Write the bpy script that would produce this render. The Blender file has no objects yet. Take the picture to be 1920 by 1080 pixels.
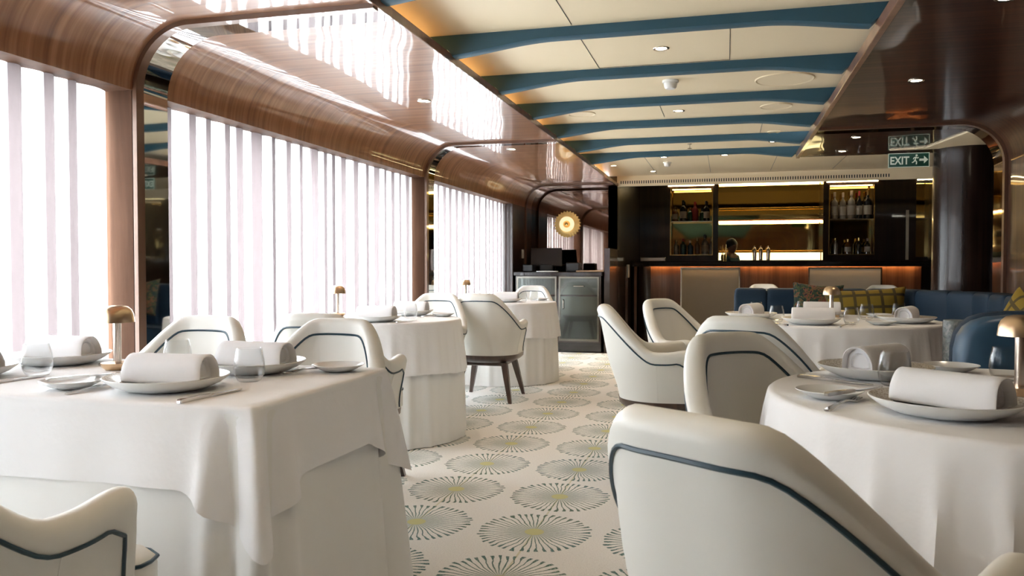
import bpy, bmesh, math, random
from mathutils import Vector, Matrix
random.seed(7)
PI = math.pi
sc = bpy.context.scene
C = sc.collection
R = math.radians

# ------------------------------------------------------------ camera, world, light, exposure
cam = bpy.data.cameras.new('camera'); co = bpy.data.objects.new('camera', cam); C.objects.link(co)
cam.sensor_width = 36; cam.lens = 1505 * 36 / 1920; cam.clip_start = .05
co.location = (0, 0, 1.08)
co.rotation_euler = (R(90 - 1.48), 0, R(14.9))
cam.dof.use_dof = True; cam.dof.focus_distance = 3.6; cam.dof.aperture_fstop = 11
sc.camera = co
sc.view_settings.view_transform = 'Standard'; sc.view_settings.look = 'None'
sc.view_settings.gamma = 1; sc.view_settings.use_curve_mapping = False
sc.view_settings.exposure = 0.95

w = bpy.data.worlds.new('overcast_sky'); sc.world = w; w.use_nodes = True
bg = w.node_tree.nodes['Background']; bg.inputs[0].default_value = (.88, .965, 1.0, 1); bg.inputs[1].default_value = 15.0

WX = -2.66          # left wall plane
SX = -1.45          # left soffit edge
RX = .715           # right soffit edge
RWX = 2.07          # right wall plane
SZ = 2.20           # soffit height
CZ = 2.33           # ceiling height
WT = 1.90           # window head
AR = [-4.30, -.57, 3.16, 6.89]   # arch planes
EY = 11.07          # end of the dining room
BAYS = [(-.95, -.60), (-.34, 3.16), (3.39, 6.89), (7.12, 10.03)]
for k, (a, b) in enumerate(BAYS[1:]):
    L = bpy.data.lights.new('daylight_portal', 'AREA'); L.shape = 'RECTANGLE'
    L.size = b - a; L.size_y = 1.55; L.cycles.is_portal = True
    o = bpy.data.objects.new('daylight_portal', L); C.objects.link(o)
    o.location = (-3.1, (a + b) / 2, 1.12); o.rotation_euler = (R(90), 0, R(-90))

# ------------------------------------------------------------ materials
def mat(name, col=(.8, .8, .8), rough=.5, metal=0, coat=0, emis=None, es=0, spec=.5, coatr=.03):
    m = bpy.data.materials.new(name); m.use_nodes = True
    p = m.node_tree.nodes['Principled BSDF']
    p.inputs['Base Color'].default_value = (*col, 1); p.inputs['Roughness'].default_value = rough
    p.inputs['Metallic'].default_value = metal; p.inputs['Coat Weight'].default_value = coat
    p.inputs['Coat Roughness'].default_value = coatr; p.inputs['Specular IOR Level'].default_value = spec
    if emis: p.inputs['Emission Color'].default_value = (*emis, 1); p.inputs['Emission Strength'].default_value = es
    return m
def nt(m): return m.node_tree.nodes, m.node_tree.links, m.node_tree.nodes['Principled BSDF']
def coords(m, scale, kind='Object'):
    n, l, p = nt(m)
    tc = n.new('ShaderNodeTexCoord'); mp = n.new('ShaderNodeMapping'); mp.inputs['Scale'].default_value = scale
    l.new(tc.outputs[kind], mp.inputs['Vector']); return mp.outputs['Vector']
def noise(m, vec, scale=1, detail=5, dist=0, rough=.55):
    n, l, p = nt(m); t = n.new('ShaderNodeTexNoise'); t.inputs['Scale'].default_value = scale
    t.inputs['Detail'].default_value = detail; t.inputs['Distortion'].default_value = dist; t.inputs['Roughness'].default_value = rough
    l.new(vec, t.inputs['Vector']); return t.outputs['Fac']
def ramp(m, fac, stops):
    n, l, p = nt(m); r = n.new('ShaderNodeValToRGB'); e = r.color_ramp.elements
    while len(e) < len(stops): e.new(.5)
    for k, (pos, c) in enumerate(stops): e[k].position = pos; e[k].color = (*c, 1)
    l.new(fac, r.inputs[0]); return r.outputs[0]
def bump(m, fac, strength=.2, dist=.01, coat=False):
    n, l, p = nt(m); b = n.new('ShaderNodeBump'); b.inputs['Strength'].default_value = strength; b.inputs['Distance'].default_value = dist
    l.new(fac, b.inputs['Height']); l.new(b.outputs[0], p.inputs['Coat Normal' if coat else 'Normal'])
def wood(name, c1, c2, c3, scale, coat=1, rough=.35, wav=0.0, wscale=(3, 3, 3), spec=.5):
    m = mat(name, c2, rough, coat=coat, spec=spec); n, l, p = nt(m)
    f = noise(m, coords(m, scale), 1, 7, .5, .6)
    l.new(ramp(m, f, [(.32, c1), (.5, c2), (.66, c3)]), p.inputs['Base Color'])
    if wav:
        bump(m, noise(m, coords(m, wscale), 1, 1), wav, .02, True)
    return m
WAL = ((.19, .075, .032), (.32, .140, .062), (.42, .205, .105))
M = {}
M['soffit'] = wood('gloss_walnut', *WAL, (.5, 22, .5), 1, .3, .30, (3.0, 1.3, 3.0))
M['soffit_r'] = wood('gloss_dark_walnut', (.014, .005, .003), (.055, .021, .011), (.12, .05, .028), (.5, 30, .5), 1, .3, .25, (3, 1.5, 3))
M['jamb'] = wood('satin_walnut', (.052, .023, .012), (.080, .036, .019), (.105, .050, .028), (9, 9, .6), 0, .7, spec=.12)
M['dark'] = wood('dark_lacquer', (.016, .008, .006), (.028, .013, .009), (.042, .02, .013), (8, 8, .4), 1, .3)
M['column'] = wood('column_lacquer', (.014, .007, .005), (.022, .011, .008), (.034, .017, .012), (8, 8, .4), .2, .25, spec=.3)
M['barwood'] = wood('rosewood', (.10, .035, .015), (.19, .07, .03), (.26, .11, .05), (11, 2, .4), .6, .35)
M['trim'] = mat('bronze_trim', (.17, .09, .055), .28, .35, .6)
M['edge'] = wood('walnut_edge', (.16, .07, .04), (.24, .11, .065), (.3, .15, .09), (4, 10, 4), .8, .3)
M['mirror'] = mat('polished_steel', (.72, .75, .74), .03, 1); bump(M['mirror'], noise(M['mirror'], coords(M['mirror'], (2.2, 2.2, 2.2)), 1, 1), .05, .02)
M['dmirror'] = mat('smoked_mirror', (.42, .34, .30), .03, 1)
M['rmirror'] = mat('bronze_mirror', (.42, .29, .16), .04, 1); bump(M['rmirror'], noise(M['rmirror'], coords(M['rmirror'], (3, 3, 3)), 1, 1), .08, .02)
M['gold_mirror'] = mat('gold_mirror', (.62, .45, .17), .04, 1)
M['ceiling'] = mat('cream_panel', (.86, .72, .50), .5)
M['beam'] = mat('blue_beam', (.030, .098, .150), .5)
M['cream'] = mat('cream_leather_panel', (.62, .53, .40), .5)
M['metal'] = mat('nickel', (.62, .57, .50), .22, 1)
M['brass'] = mat('brass', (.74, .54, .34), .30, 1)
M['lit_brass'] = mat('lit_brass', (.80, .56, .22), .3, .8, emis=(1, .62, .22), es=.12)
M['gold'] = mat('gold_brass', (.80, .56, .22), .2, 1)
M['stem'] = mat('champagne_metal', (.80, .68, .58), .22, 1)
M['silver'] = mat('cutlery_steel', (.62, .60, .58), .16, 1)
M['white'] = mat('white_plastic', (.78, .77, .74), .4)
M['black'] = mat('black_plastic', (.012, .012, .013), .35)
M['stone'] = mat('black_stone', (.018, .015, .014), .12, coat=.5)
M['leather'] = mat('cream_leather', (.82, .80, .74), .42)
bump(M['leather'], noise(M['leather'], coords(M['leather'], (1, 1, 1)), 260, 2), .05, .002)
M['pipe'] = mat('blue_piping', (.018, .050, .075), .4)
M['legwood'] = wood('dark_walnut_leg', (.035, .018, .012), (.06, .03, .02), (.09, .045, .03), (20, 20, 2), .5, .35)
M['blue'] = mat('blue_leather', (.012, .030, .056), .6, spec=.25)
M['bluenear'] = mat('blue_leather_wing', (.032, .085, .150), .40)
M['linen'] = mat('white_linen', (.90, .885, .88), .85)
bump(M['linen'], noise(M['linen'], coords(M['linen'], (1, 1, 1)), 9, 4), .22, .02)
M['under'] = mat('ivory_linen', (.86, .845, .81), .85)
bump(M['under'], noise(M['under'], coords(M['under'], (1, 1, .4)), 7, 4), .15, .02)
M['napkin'] = mat('napkin_linen', (.92, .91, .92), .8)
bump(M['napkin'], noise(M['napkin'], coords(M['napkin'], (30, 6, 30)), 1, 3), .25, .004)
M['china'] = mat('white_china', (.86, .87, .86), .18)
def lamp_mat(name, col, s): return mat(name, (.8, .8, .8), .5, emis=col, es=s)
M['lens'] = lamp_mat('lit_lens', (1, .86, .66), 9)
M['led'] = lamp_mat('warm_led', (1, .80, .42), 11)
M['led_low'] = lamp_mat('warm_led_soft', (1, .58, .22), 20)
M['led_case_fill'] = lamp_mat('warm_led_added_fill', (1, .74, .4), 4)  # for strips added inside the bottle cases to brighten the bottles
M['cove'] = lamp_mat('amber_led', (1, .66, .25), 6)
M['splash'] = lamp_mat('backlit_panel', (1, .80, .36), 1.6)
# charger plate with flecked rim
m = M['charger'] = mat('flecked_china', (.8, .8, .78), .22); n, l, p = nt(m)
tc = n.new('ShaderNodeTexCoord'); sx = n.new('ShaderNodeVectorMath'); sx.operation = 'MULTIPLY'; sx.inputs[1].default_value = (1, 1, 0)
ln = n.new('ShaderNodeVectorMath'); ln.operation = 'LENGTH'; l.new(tc.outputs['Object'], sx.inputs[0]); l.new(sx.outputs[0], ln.inputs[0])
vo = n.new('ShaderNodeTexVoronoi'); vo.inputs['Scale'].default_value = 210; l.new(tc.outputs['Object'], vo.inputs['Vector'])
fl = ramp(m, vo.outputs['Distance'], [(.25, (.36, .30, .24)), (.55, (.72, .68, .60))])
rr = ramp(m, ln.outputs['Value'], [(.098, (0, 0, 0)), (.104, (1, 1, 1))])
sz_ = n.new('ShaderNodeSeparateXYZ'); g = n.new('ShaderNodeNewGeometry'); l.new(g.outputs['Normal'], sz_.inputs[0])
up = n.new('ShaderNodeMath'); up.operation = 'GREATER_THAN'; up.inputs[1].default_value = .3; l.new(sz_.outputs['Z'], up.inputs[0])
r2 = n.new('ShaderNodeMath'); r2.operation = 'LESS_THAN'; r2.inputs[1].default_value = .158; l.new(ln.outputs['Value'], r2.inputs[0])
mu = n.new('ShaderNodeMath'); mu.operation = 'MULTIPLY'; l.new(up.outputs[0], mu.inputs[0]); l.new(r2.outputs[0], mu.inputs[1])
m2 = n.new('ShaderNodeMath'); m2.operation = 'MULTIPLY'; l.new(mu.outputs[0], m2.inputs[0]); l.new(rr, m2.inputs[1])
mx = n.new('ShaderNodeMix'); mx.data_type = 'RGBA'; mx.inputs[6].default_value = (.86, .87, .85, 1); l.new(m2.outputs[0], mx.inputs[0]); l.new(fl, mx.inputs[7])
l.new(mx.outputs[2], p.inputs['Base Color'])
# glass: clear walls with fresnel reflection
def glassmat(name, tint, k=3.0):
    m = bpy.data.materials.new(name); m.use_nodes = True; n = m.node_tree.nodes; l = m.node_tree.links; n.clear()
    o = n.new('ShaderNodeOutputMaterial'); mx = n.new('ShaderNodeMixShader'); t = n.new('ShaderNodeBsdfTransparent'); gl = n.new('ShaderNodeBsdfGlossy'); lw = n.new('ShaderNodeLayerWeight'); lw.inputs[0].default_value = .5; pw = n.new('ShaderNodeMath'); pw.operation = 'POWER'; pw.inputs[1].default_value = k; l.new(lw.outputs['Facing'], pw.inputs[0])
    f = n.new('ShaderNodeMath'); f.operation = 'MULTIPLY_ADD'; f.inputs[1].default_value = .8; f.inputs[2].default_value = .012; l.new(pw.outputs[0], f.inputs[0])
    t.inputs[0].default_value = (*tint, 1); gl.inputs['Roughness'].default_value = .02; 
    l.new(f.outputs[0], mx.inputs[0]); l.new(t.outputs[0], mx.inputs[1]); l.new(gl.outputs[0], mx.inputs[2]); l.new(mx.outputs[0], o.inputs[0]); return m
M['glass'] = glassmat('clear_glass', (.97, .975, .975)); M['pane'] = glassmat('window_pane', (.985, .99, .99), 5)
# sheer curtain
def sheer(name, col, tr):
    m = bpy.data.materials.new(name); m.use_nodes = True; n = m.node_tree.nodes; l = m.node_tree.links; n.clear()
    o = n.new('ShaderNodeOutputMaterial'); a = n.new('ShaderNodeMixShader'); b = n.new('ShaderNodeMixShader')
    t = n.new('ShaderNodeBsdfTransparent'); tl = n.new('ShaderNodeBsdfTranslucent'); d = n.new('ShaderNodeBsdfDiffuse')
    t.inputs[0].default_value = (*col, 1); tl.inputs[0].default_value = (*col, 1); d.inputs[0].default_value = (*col, 1)
    a.inputs[0].default_value = .30; l.new(tl.outputs[0], a.inputs[1]); l.new(d.outputs[0], a.inputs[2])
    b.inputs[0].default_value = 1 - tr; l.new(t.outputs[0], b.inputs[1]); l.new(a.outputs[0], b.inputs[2]); l.new(b.outputs[0], o.inputs[0]); return m
M['sheer'] = sheer('sheer_fabric', (.62, .61, .62), .25)
M['lap'] = sheer('sheer_fabric_fold_dimmed', (.152, .124, .124), .0)  # same sheer, colour darkened for daylight lost through layered folds
M['seam'] = mat('curtain_fold_dark_line', (.30, .31, .33), .8)  # grey of opaque strips added to draw the dark fold lines against daylight
# carpet
m = M['carpet'] = mat('starburst_carpet', (.7, .66, .6), .95, spec=.1); n, l, p = nt(m)
def math_(op, a, b=None, c=None):
    k = n.new('ShaderNodeMath'); k.operation = op
    for i, v in enumerate((a, b, c)):
        if v is None: continue
        if isinstance(v, (int, float)): k.inputs[i].default_value = v
        else: l.new(v, k.inputs[i])
    return k.outputs[0]
def sstep(v, a, b, lo=0., hi=1.):
    k = n.new('ShaderNodeMapRange'); k.interpolation_type = 'SMOOTHSTEP'
    l.new(v, k.inputs[0]); k.inputs[1].default_value = a; k.inputs[2].default_value = b; k.inputs[3].default_value = lo; k.inputs[4].default_value = hi
    return k.outputs[0]
tc = n.new('ShaderNodeTexCoord'); nz = n.new('ShaderNodeTexNoise'); nz.inputs['Scale'].default_value = 9; l.new(tc.outputs['Object'], nz.inputs[0])
sp = n.new('ShaderNodeSeparateXYZ'); l.new(tc.outputs['Object'], sp.inputs[0])
PX, PY = .514, .521
def cell(v, off, per): return math_('MULTIPLY', math_('SUBTRACT', math_('FRACT', math_('DIVIDE', math_('SUBTRACT', v, off), per)), .5), per)
cx = cell(sp.outputs[0], -.748 - PX / 2, PX); cy = cell(sp.outputs[1], 3.165 - PY / 2, PY)
r_ = math_('SQRT', math_('ADD', math_('POWER', cx, 2), math_('POWER', cy, 2)))
th = math_('ADD', math_('ARCTAN2', cy, cx), math_('MULTIPLY', math_('SUBTRACT', nz.outputs['Fac'], .5), .22))
ph = math_('MULTIPLY', th, 46 / (2 * PI))
fr = math_('ABSOLUTE', math_('SUBTRACT', math_('FRACT', ph), .5))            # 0 on ray
arcw = math_('MULTIPLY', math_('MULTIPLY', fr, 2 * PI / 46), r_)            # distance from ray
idn = n.new('ShaderNodeTexWhiteNoise'); idn.noise_dimensions = '1D'; l.new(math_('FLOOR', ph), idn.inputs['W'])
rend = math_('ADD', .226, math_('MULTIPLY', idn.outputs['Value'], .016))
wid = math_('ADD', .0024, math_('MULTIPLY', sstep(math_('SUBTRACT', rend, r_), .05, .005), .0048))
ray = sstep(math_('SUBTRACT', wid, arcw), -.0012, .0012)
inr = math_('MULTIPLY', sstep(math_('SUBTRACT', rend, r_), -.002, .003), sstep(r_, .03, .12, .45, 1.))
dots = n.new('ShaderNodeTexNoise'); dots.inputs['Scale'].default_value = 160; l.new(tc.outputs['Object'], dots.inputs[0])
dk = sstep(dots.outputs['Fac'], .36, .52, .62, 1.)
raym = math_('MULTIPLY', math_('MULTIPLY', ray, inr), dk)
core = sstep(r_, .043, .036); 
stm = math_('MULTIPLY', sstep(math_('ABSOLUTE', cx), .005, .003), sstep(r_, .03, .05))
lowf = n.new('ShaderNodeTexNoise'); lowf.inputs['Scale'].default_value = 1.3; l.new(tc.outputs['Object'], lowf.inputs[0])
rc = ramp(m, lowf.outputs['Fac'], [(.4, (.10, .165, .115)), (.6, (.085, .175, .165))])
base_c = ramp(m, dots.outputs['Fac'], [(.3, (.76, .73, .685)), (.7, (.86, .83, .785))])
def mixc(f, a, b):
    k = n.new('ShaderNodeMix'); k.data_type = 'RGBA'; l.new(f, k.inputs[0])
    for i, v in ((6, a), (7, b)):
        if isinstance(v, tuple): k.inputs[i].default_value = (*v, 1)
        else: l.new(v, k.inputs[i])
    return k.outputs[2]
tint = math_('MULTIPLY', sstep(r_, .15, .05), .22)
tint = math_('MULTIPLY', tint, sstep(r_, .235, .225))
c0 = mixc(tint, base_c, (.34, .40, .33)); c1 = mixc(math_('MULTIPLY', stm, .5), c0, (.55, .50, .22)); c2 = mixc(raym, c1, rc); c3 = mixc(core, c2, (.58, .55, .27))
l.new(c3, p.inputs['Base Color']); bump(m, dots.outputs['Fac'], .5, .004)
# plaid and floral pillows
m = M['plaid'] = mat('mustard_plaid', (.4, .3, .03), .9); n, l, p = nt(m)
tc = n.new('ShaderNodeTexCoord'); sp = n.new('ShaderNodeSeparateXYZ'); l.new(tc.outputs['Object'], sp.inputs[0])
def math_(op, a, b=None):
    k = n.new('ShaderNodeMath'); k.operation = op
    for i, v in enumerate((a, b)):
        if v is None: continue
        if isinstance(v, (int, float)): k.inputs[i].default_value = v
        else: l.new(v, k.inputs[i])
    return k.outputs[0]
gx = math_('LESS_THAN', math_('FRACT', math_('MULTIPLY', sp.outputs[0], 9.5)), .22); gz = math_('LESS_THAN', math_('FRACT', math_('MULTIPLY', sp.outputs[2], 9.5)), .22)
gm = math_('MAXIMUM', gx, gz); mx = n.new('ShaderNodeMix'); mx.data_type = 'RGBA'; l.new(gm, mx.inputs[0])
mx.inputs[6].default_value = (.27, .175, .018, 1); mx.inputs[7].default_value = (.09, .065, .02, 1); l.new(mx.outputs[2], p.inputs['Base Color'])
m = M['floral'] = mat('dark_floral', (.03, .05, .04), .9); n, l, p = nt(m)
l.new(ramp(m, noise(m, coords(m, (1, 1, 1)), 22, 3, 1.5), [(.40, (.012, .03, .03)), (.5, (.05, .08, .03)), (.58, (.25, .08, .04)), (.66, (.015, .02, .03))]), p.inputs['Base Color'])
m = M['marble'] = mat('grey_stone_cladding', (.2, .2, .2), .35); n, l, p = nt(m)
l.new(ramp(m, noise(m, coords(m, (1, 1, 1)), 26, 8, 1.2, .7), [(.35, (.05, .065, .07)), (.5, (.16, .18, .18)), (.7, (.36, .35, .32))]), p.inputs['Base Color'])

# ------------------------------------------------------------ mesh helpers
class MB:
    def __init__(s): s.v = []; s.f = []
    def add(s, vs, fs):
        b = len(s.v); s.v += [tuple(v) for v in vs]; s.f += [tuple(i + b for i in f) for f in fs]; return s
    def box(s, x0, x1, y0, y1, z0, z1, bev=0):
        if bev:
            q = []
            for z, d in ((z0, bev), (z0 + bev, 0), (z1 - bev, 0), (z1, bev)):
                e = bev
                xs0, xs1, ys0, ys1 = x0 + d, x1 - d, y0 + d, y1 - d
                q.append([(xs0 + e, ys0, z), (xs1 - e, ys0, z), (xs1, ys0 + e, z), (xs1, ys1 - e, z), (xs1 - e, ys1, z), (xs0 + e, ys1, z), (xs0, ys1 - e, z), (xs0, ys0 + e, z)])
            return s.rings(q, True, True)
        v = [(x, y, z) for x in (x0, x1) for y in (y0, y1) for z in (z0, z1)]
        return s.add(v, [(0, 1, 3, 2), (4, 6, 7, 5), (0, 4, 5, 1), (2, 3, 7, 6), (0, 2, 6, 4), (1, 5, 7, 3)])
    def rings(s, q, closed=True, caps=False):
        b = len(s.v); n = len(q[0])
        for r in q: s.v += [tuple(p) for p in r]
        for i in range(len(q) - 1):
            for j in range(n if closed else n - 1):
                k = (j + 1) % n
                s.f.append((b + i * n + j, b + i * n + k, b + (i + 1) * n + k, b + (i + 1) * n + j))
        if caps:
            s.f.append(tuple(b + j for j in reversed(range(n)))); s.f.append(tuple(b + (len(q) - 1) * n + j for j in range(n)))
        return s
    def lathe(s, prof, cx=0, cy=0, n=32, cap=False):
        return s.rings([[(cx + r * math.cos(2 * PI * j / n), cy + r * math.sin(2 * PI * j / n), z) for j in range(n)] for r, z in prof], True, cap)
    def tube(s, pts, r, n=8, caps=True):
        pts = [Vector(p) for p in pts]; q = []; up = Vector((0, 0, 1))
        t0 = (pts[1] - pts[0]).normalized(); a = t0.orthogonal().normalized()
        for i, p in enumerate(pts):
            t = (pts[min(i + 1, len(pts) - 1)] - pts[max(i - 1, 0)]).normalized()
            a = (a - t * a.dot(t)).normalized(); b = t.cross(a)
            rr = r[i] if isinstance(r, (list, tuple)) else r
            q.append([p + (a * math.cos(2 * PI * j / n) + b * math.sin(2 * PI * j / n)) * rr for j in range(n)])
        return s.rings(q, True, caps)
    def prism(s, poly, z0, z1):
        return s.rings([[(x, y, z0) for x, y in poly], [(x, y, z1) for x, y in poly]], True, True)
    def xf(s, mtx, start=0):
        for i in range(start, len(s.v)): s.v[i] = tuple(mtx @ Vector(s.v[i]))
        return s
def obj(name, mb, m, parent=None, smooth=True, ang=35, sub=0):
    me = bpy.data.meshes.new(name); me.from_pydata(mb.v, [], mb.f)
    bm = bmesh.new(); bm.from_mesh(me); bmesh.ops.recalc_face_normals(bm, faces=bm.faces)
    if smooth:
        for f in bm.faces: f.smooth = True
        for e in bm.edges:
            if len(e.link_faces) == 2 and e.calc_face_angle(0) > R(ang): e.smooth = False
    bm.to_mesh(me); bm.free()
    me.materials.append(m if not isinstance(m, str) else M[m])
    o = bpy.data.objects.new(name, me); C.objects.link(o)
    if parent: o.parent = parent
    if sub: md = o.modifiers.new('sub', 'SUBSURF'); md.levels = sub; md.render_levels = sub
    return o
def tag(o, label, cat, group=None):
    o['label'] = label; o['category'] = cat
    if group: o['group'] = group
    return o
def thing(name, label, cat, loc=(0, 0, 0), rz=0, group=None):
    o = bpy.data.objects.new(name, None); C.objects.link(o); o.location = loc; o.rotation_euler = (0, 0, rz); o.empty_display_size = .1
    return tag(o, label, cat, group)
def struct(name, mb, m, smooth=True, parent=None):
    o = obj(name, mb, m, parent, smooth)
    if not parent: o['kind'] = 'structure'
    return o
def dup(root, loc, rz, label, group=None, scale=None):
    r = root.copy(); C.objects.link(r); r.location = loc; r.rotation_euler = (0, 0, rz); r['label'] = label
    if group: r['group'] = group
    if scale: r.scale = scale
    for ch in root.children:
        c = ch.copy(); C.objects.link(c); c.parent = r
        for gch in ch.children:
            d = gch.copy(); C.objects.link(d); d.parent = c
    return r
def smooth01(x): x = max(0, min(1, x)); return x * x * (3 - 2 * x)

# ------------------------------------------------------------ room shell
struct('floor', MB().box(-3.3, 4.2, -4.6, 10.0, -.02, 0), 'carpet', False)
struct('floor_bar', MB().box(-3.3, 4.2, 10.0, 15, -.02, .002), 'dark', False)
struct('ceiling', MB().box(-1.75, 4.2, -4.6, EY + .05, CZ, CZ + .1), 'ceiling', False)
struct('ceiling_bar', MB().box(-1.6, 4.2, EY + .05, 15, 2.68, 2.74), 'dark', False)
# left bulkhead profile, wall -> cove -> soffit -> lip
def prof_left(d=0, r=.30, top=SZ):
    pts = [(WX + d, WT)]
    for k in range(13):
        a = PI - k / 12 * PI / 2
        pts.append((WX + r + (r - d) * math.cos(a), SZ - r + (r - d) * math.sin(a)))
    pts.append((SX, SZ - d)); return pts
def prof_right(d=0, r=.32, z0=None):
    pts = [(RWX - d, 0 if z0 is None else z0)]
    for k in range(13):
        a = k / 12 * PI / 2
        pts.append((RWX - r + (r - d) * math.cos(a), SZ - r + (r - d) * math.sin(a)))
    pts.append((RX, SZ - d)); return pts
def sweep_y(pts, y0, y1, step=.5):
    n = max(1, int((y1 - y0) / step)); return [[(x, y0 + (y1 - y0) * i / n, z) for x, z in pts] for i in range(n + 1)]
pl = prof_left() + [(SX, SZ + .03), (SX - .16, SZ + .03), (SX - .16, CZ)]
struct('ceiling_soffit_left', MB().rings(sweep_y(pl, -4.6, EY), False), 'soffit')
pr_ = [(RX, SZ), (RX, SZ + .03), (RX + .1, SZ + .03), (RX + .1, CZ)]
pr = [(RWX, WT - .02)] + prof_right()[1:] + pr_[1:]
SRY = 8.68
mb = MB().rings(sweep_y(pr, -4.6, 7.2), False)
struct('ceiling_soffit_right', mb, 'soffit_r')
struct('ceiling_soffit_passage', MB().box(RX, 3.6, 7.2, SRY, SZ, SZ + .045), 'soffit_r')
struct('trim_1', MB().box(SX - .004, SX + .012, -4.6, EY, SZ - .012, SZ + .034, .003), 'edge')
struct('trim_2', MB().box(RX - .03, RX + .004, -4.6, SRY, SZ - .012, SZ + .05, .003), 'edge')
# left wall: piers, sill, lintel
k = 0
ys = [-4.6] + [v for b in BAYS for v in b] + [EY + .1]
for i in range(0, len(ys), 2):
    struct('wall_left' + ('' if i == 0 else '_pier_%d' % (i // 2)), MB().box(-3.02, WX, ys[i], ys[i + 1], 0, WT + .02), 'jamb' if i < 8 else 'dark', False)
struct('wall_left_sill', MB().box(-3.02, WX, -4.6, EY, 0, .30), 'jamb', False)
struct('wall_left_lintel', MB().box(-3.02, WX + .0, -4.6, EY, WT, 2.4), 'jamb', False)
for i, (a, b) in enumerate(BAYS):
    f = MB(); f.box(-3.0, -2.96, a, b, .30, .35); f.box(-3.0, -2.96, a, b, WT - .05, WT); nm = 3
    for j in range(nm + 1):
        y = a + (b - a) * j / nm; f.box(-3.0, -2.96, max(a, y - .025), min(b, y + .025), .35, WT - .05)
    fo = struct('window_%d' % (i + 1), f, 'white', False)
    g = MB().box(-2.985, -2.98, a, b, .33, WT - .02); go = obj('pane', g, 'pane', fo, False)
# other walls
struct('wall_back', MB().box(-3.3, 4.2, -4.75, -4.6, 0, 2.5), 'barwood', False)
rw = MB().box(RWX, RWX + .12, -4.6, 7.2, 0, WT + .01)
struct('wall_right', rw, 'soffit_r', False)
struct('wall_right_passage', MB().box(4.1, 4.2, 7.2, 15, 0, 2.7), 'dark', False)
struct('wall_right_return', MB().box(RWX, 4.2, 7.08, 7.2, 0, 2.3), 'dark', False)
struct('wall_end_mirror', MB().box(WX, SX, EY, EY + .06, 0, SZ), 'dmirror', False)
struct('wall_bar_left', MB().box(SX - .12, SX, EY, 14.5, 0, 2.7), 'dark', False)
struct('wall_bar_back', MB().box(-1.6, 4.2, 14.5, 14.6, 0, 2.7), 'dark', False)
# bulkhead with vent slots above the bar opening
bk = MB(); bk.box(SX, 4.2, EY, EY + .05, SZ - .01, 2.72)
struct('wall_bulkhead', bk, 'ceiling', False)
# arches: trim and polished steel band
def arch(prof, y, m, name, w_=.05, d=.022, inward=1):
    out = prof(d); inn = prof(-.004)
    q = []
    for (x0, z0), (x1, z1) in zip(out, inn): q.append([(x0, y - w_ / 2, z0), (x0, y + w_ / 2, z0), (x1, y + w_ / 2, z1), (x1, y - w_ / 2, z1)])
    return struct(name, MB().rings(q, True, True), m)
def pl_full(d): return [(WX + d, 0.0)] + prof_left(d)
for i, y in enumerate(AR + [EY - .4]):
    arch(pl_full, y + .025, 'trim', 'trim_%d' % (i + 3))
    if i < 4:
        struct('wall_left_steel_band_%d' % (i + 1), MB().rings(sweep_y(pl_full(.006), y + .05, y + .235), False), 'mirror')
for i, y in enumerate(AR[1:]):
    arch(prof_right, y + .025, 'trim', 'trim_%d' % (i + 9))
struct('wall_right_mirror_band', MB().rings(sweep_y(prof_right(.006), AR[3] + .05, 7.2), False), 'rmirror')
# beams
def beam_mb(y, t=.08):
    x0, x1 = SX - .13, RX + .06; q = []
    for i in range(81):
        f = i / 80; x = x0 + (x1 - x0) * f
        e = smooth01(max(0, (.30 - f) / .30)) * .95 if f < .5 else smooth01(max(0, (f - .74) / .26)) * .8
        zb = CZ - .055 - .071 * e
        if x < SX + .014 or x > RX - .03: zb = max(zb, SZ + .052)
        q.append([(x, y, CZ + .002), (x, y + t, CZ + .002), (x, y + t, zb + .006), (x, y + t - .012, zb), (x, y + .012, zb), (x, y, zb + .006)])
    return MB().rings(q, True, True)
B0 = 3.20; BS = .93
for i in range(-8, 7):
    struct('ceiling_beam_%d' % (i + 9), beam_mb(B0 + i * BS), 'beam')
# ceiling panel joints (recessed dark lines)
j = MB()
for (x0, y0, x1, y1) in ((-.775, 4.13, -.775, 5.04), (-.775, 5.04, .015, 5.04), (.015, 4.13, .015, 5.04), (-.775, 3.25, -.775, 4.1), (-.5, 6.2, -.5, 6.8), (.3, 7.0, .3, 7.8), (-.9, 9.0, -.9, 10.9), (-.2, 9.0, -.2, 10.9), (.55, 9.0, .55, 10.9), (1.3, 9.0, 1.3, 10.9)):
    j.box(min(x0, x1) - .002, max(x0, x1) + .002, min(y0, y1) - .002, max(y0, y1) + .002, CZ - .0015, CZ + .001)
struct('trim_13', j, 'black', False)
# vent grille
vt = thing('ventilation_grille', 'long slotted cream air grille across the bulkhead above the bar', 'vent', (0, 0, 0))
obj('frame', MB().box(SX + .02, 2.05, EY - .012, EY, SZ, SZ + .075), 'ceiling', vt, False)
s_ = MB(); x = SX + .05
while x < 2.0: s_.box(x, x + .013, EY - .014, EY - .011, SZ + .022, SZ + .062); x += .031
obj('slot', s_, 'black', vt, False)
# flat cream polygon on the passage soffit
pts = [(1.50, 8.33), (1.80, 8.22), (1.92, 7.35), (2.05, 7.6), (2.33, 8.3)]
struct('trim_14', MB().prism(pts, SZ - .012, SZ), 'ceiling', False)
# big round lacquered column
struct('wall_column', MB().lathe([(.29, 0), (.29, SZ)], 2.19, 8.42, 64, True), 'column')

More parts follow.
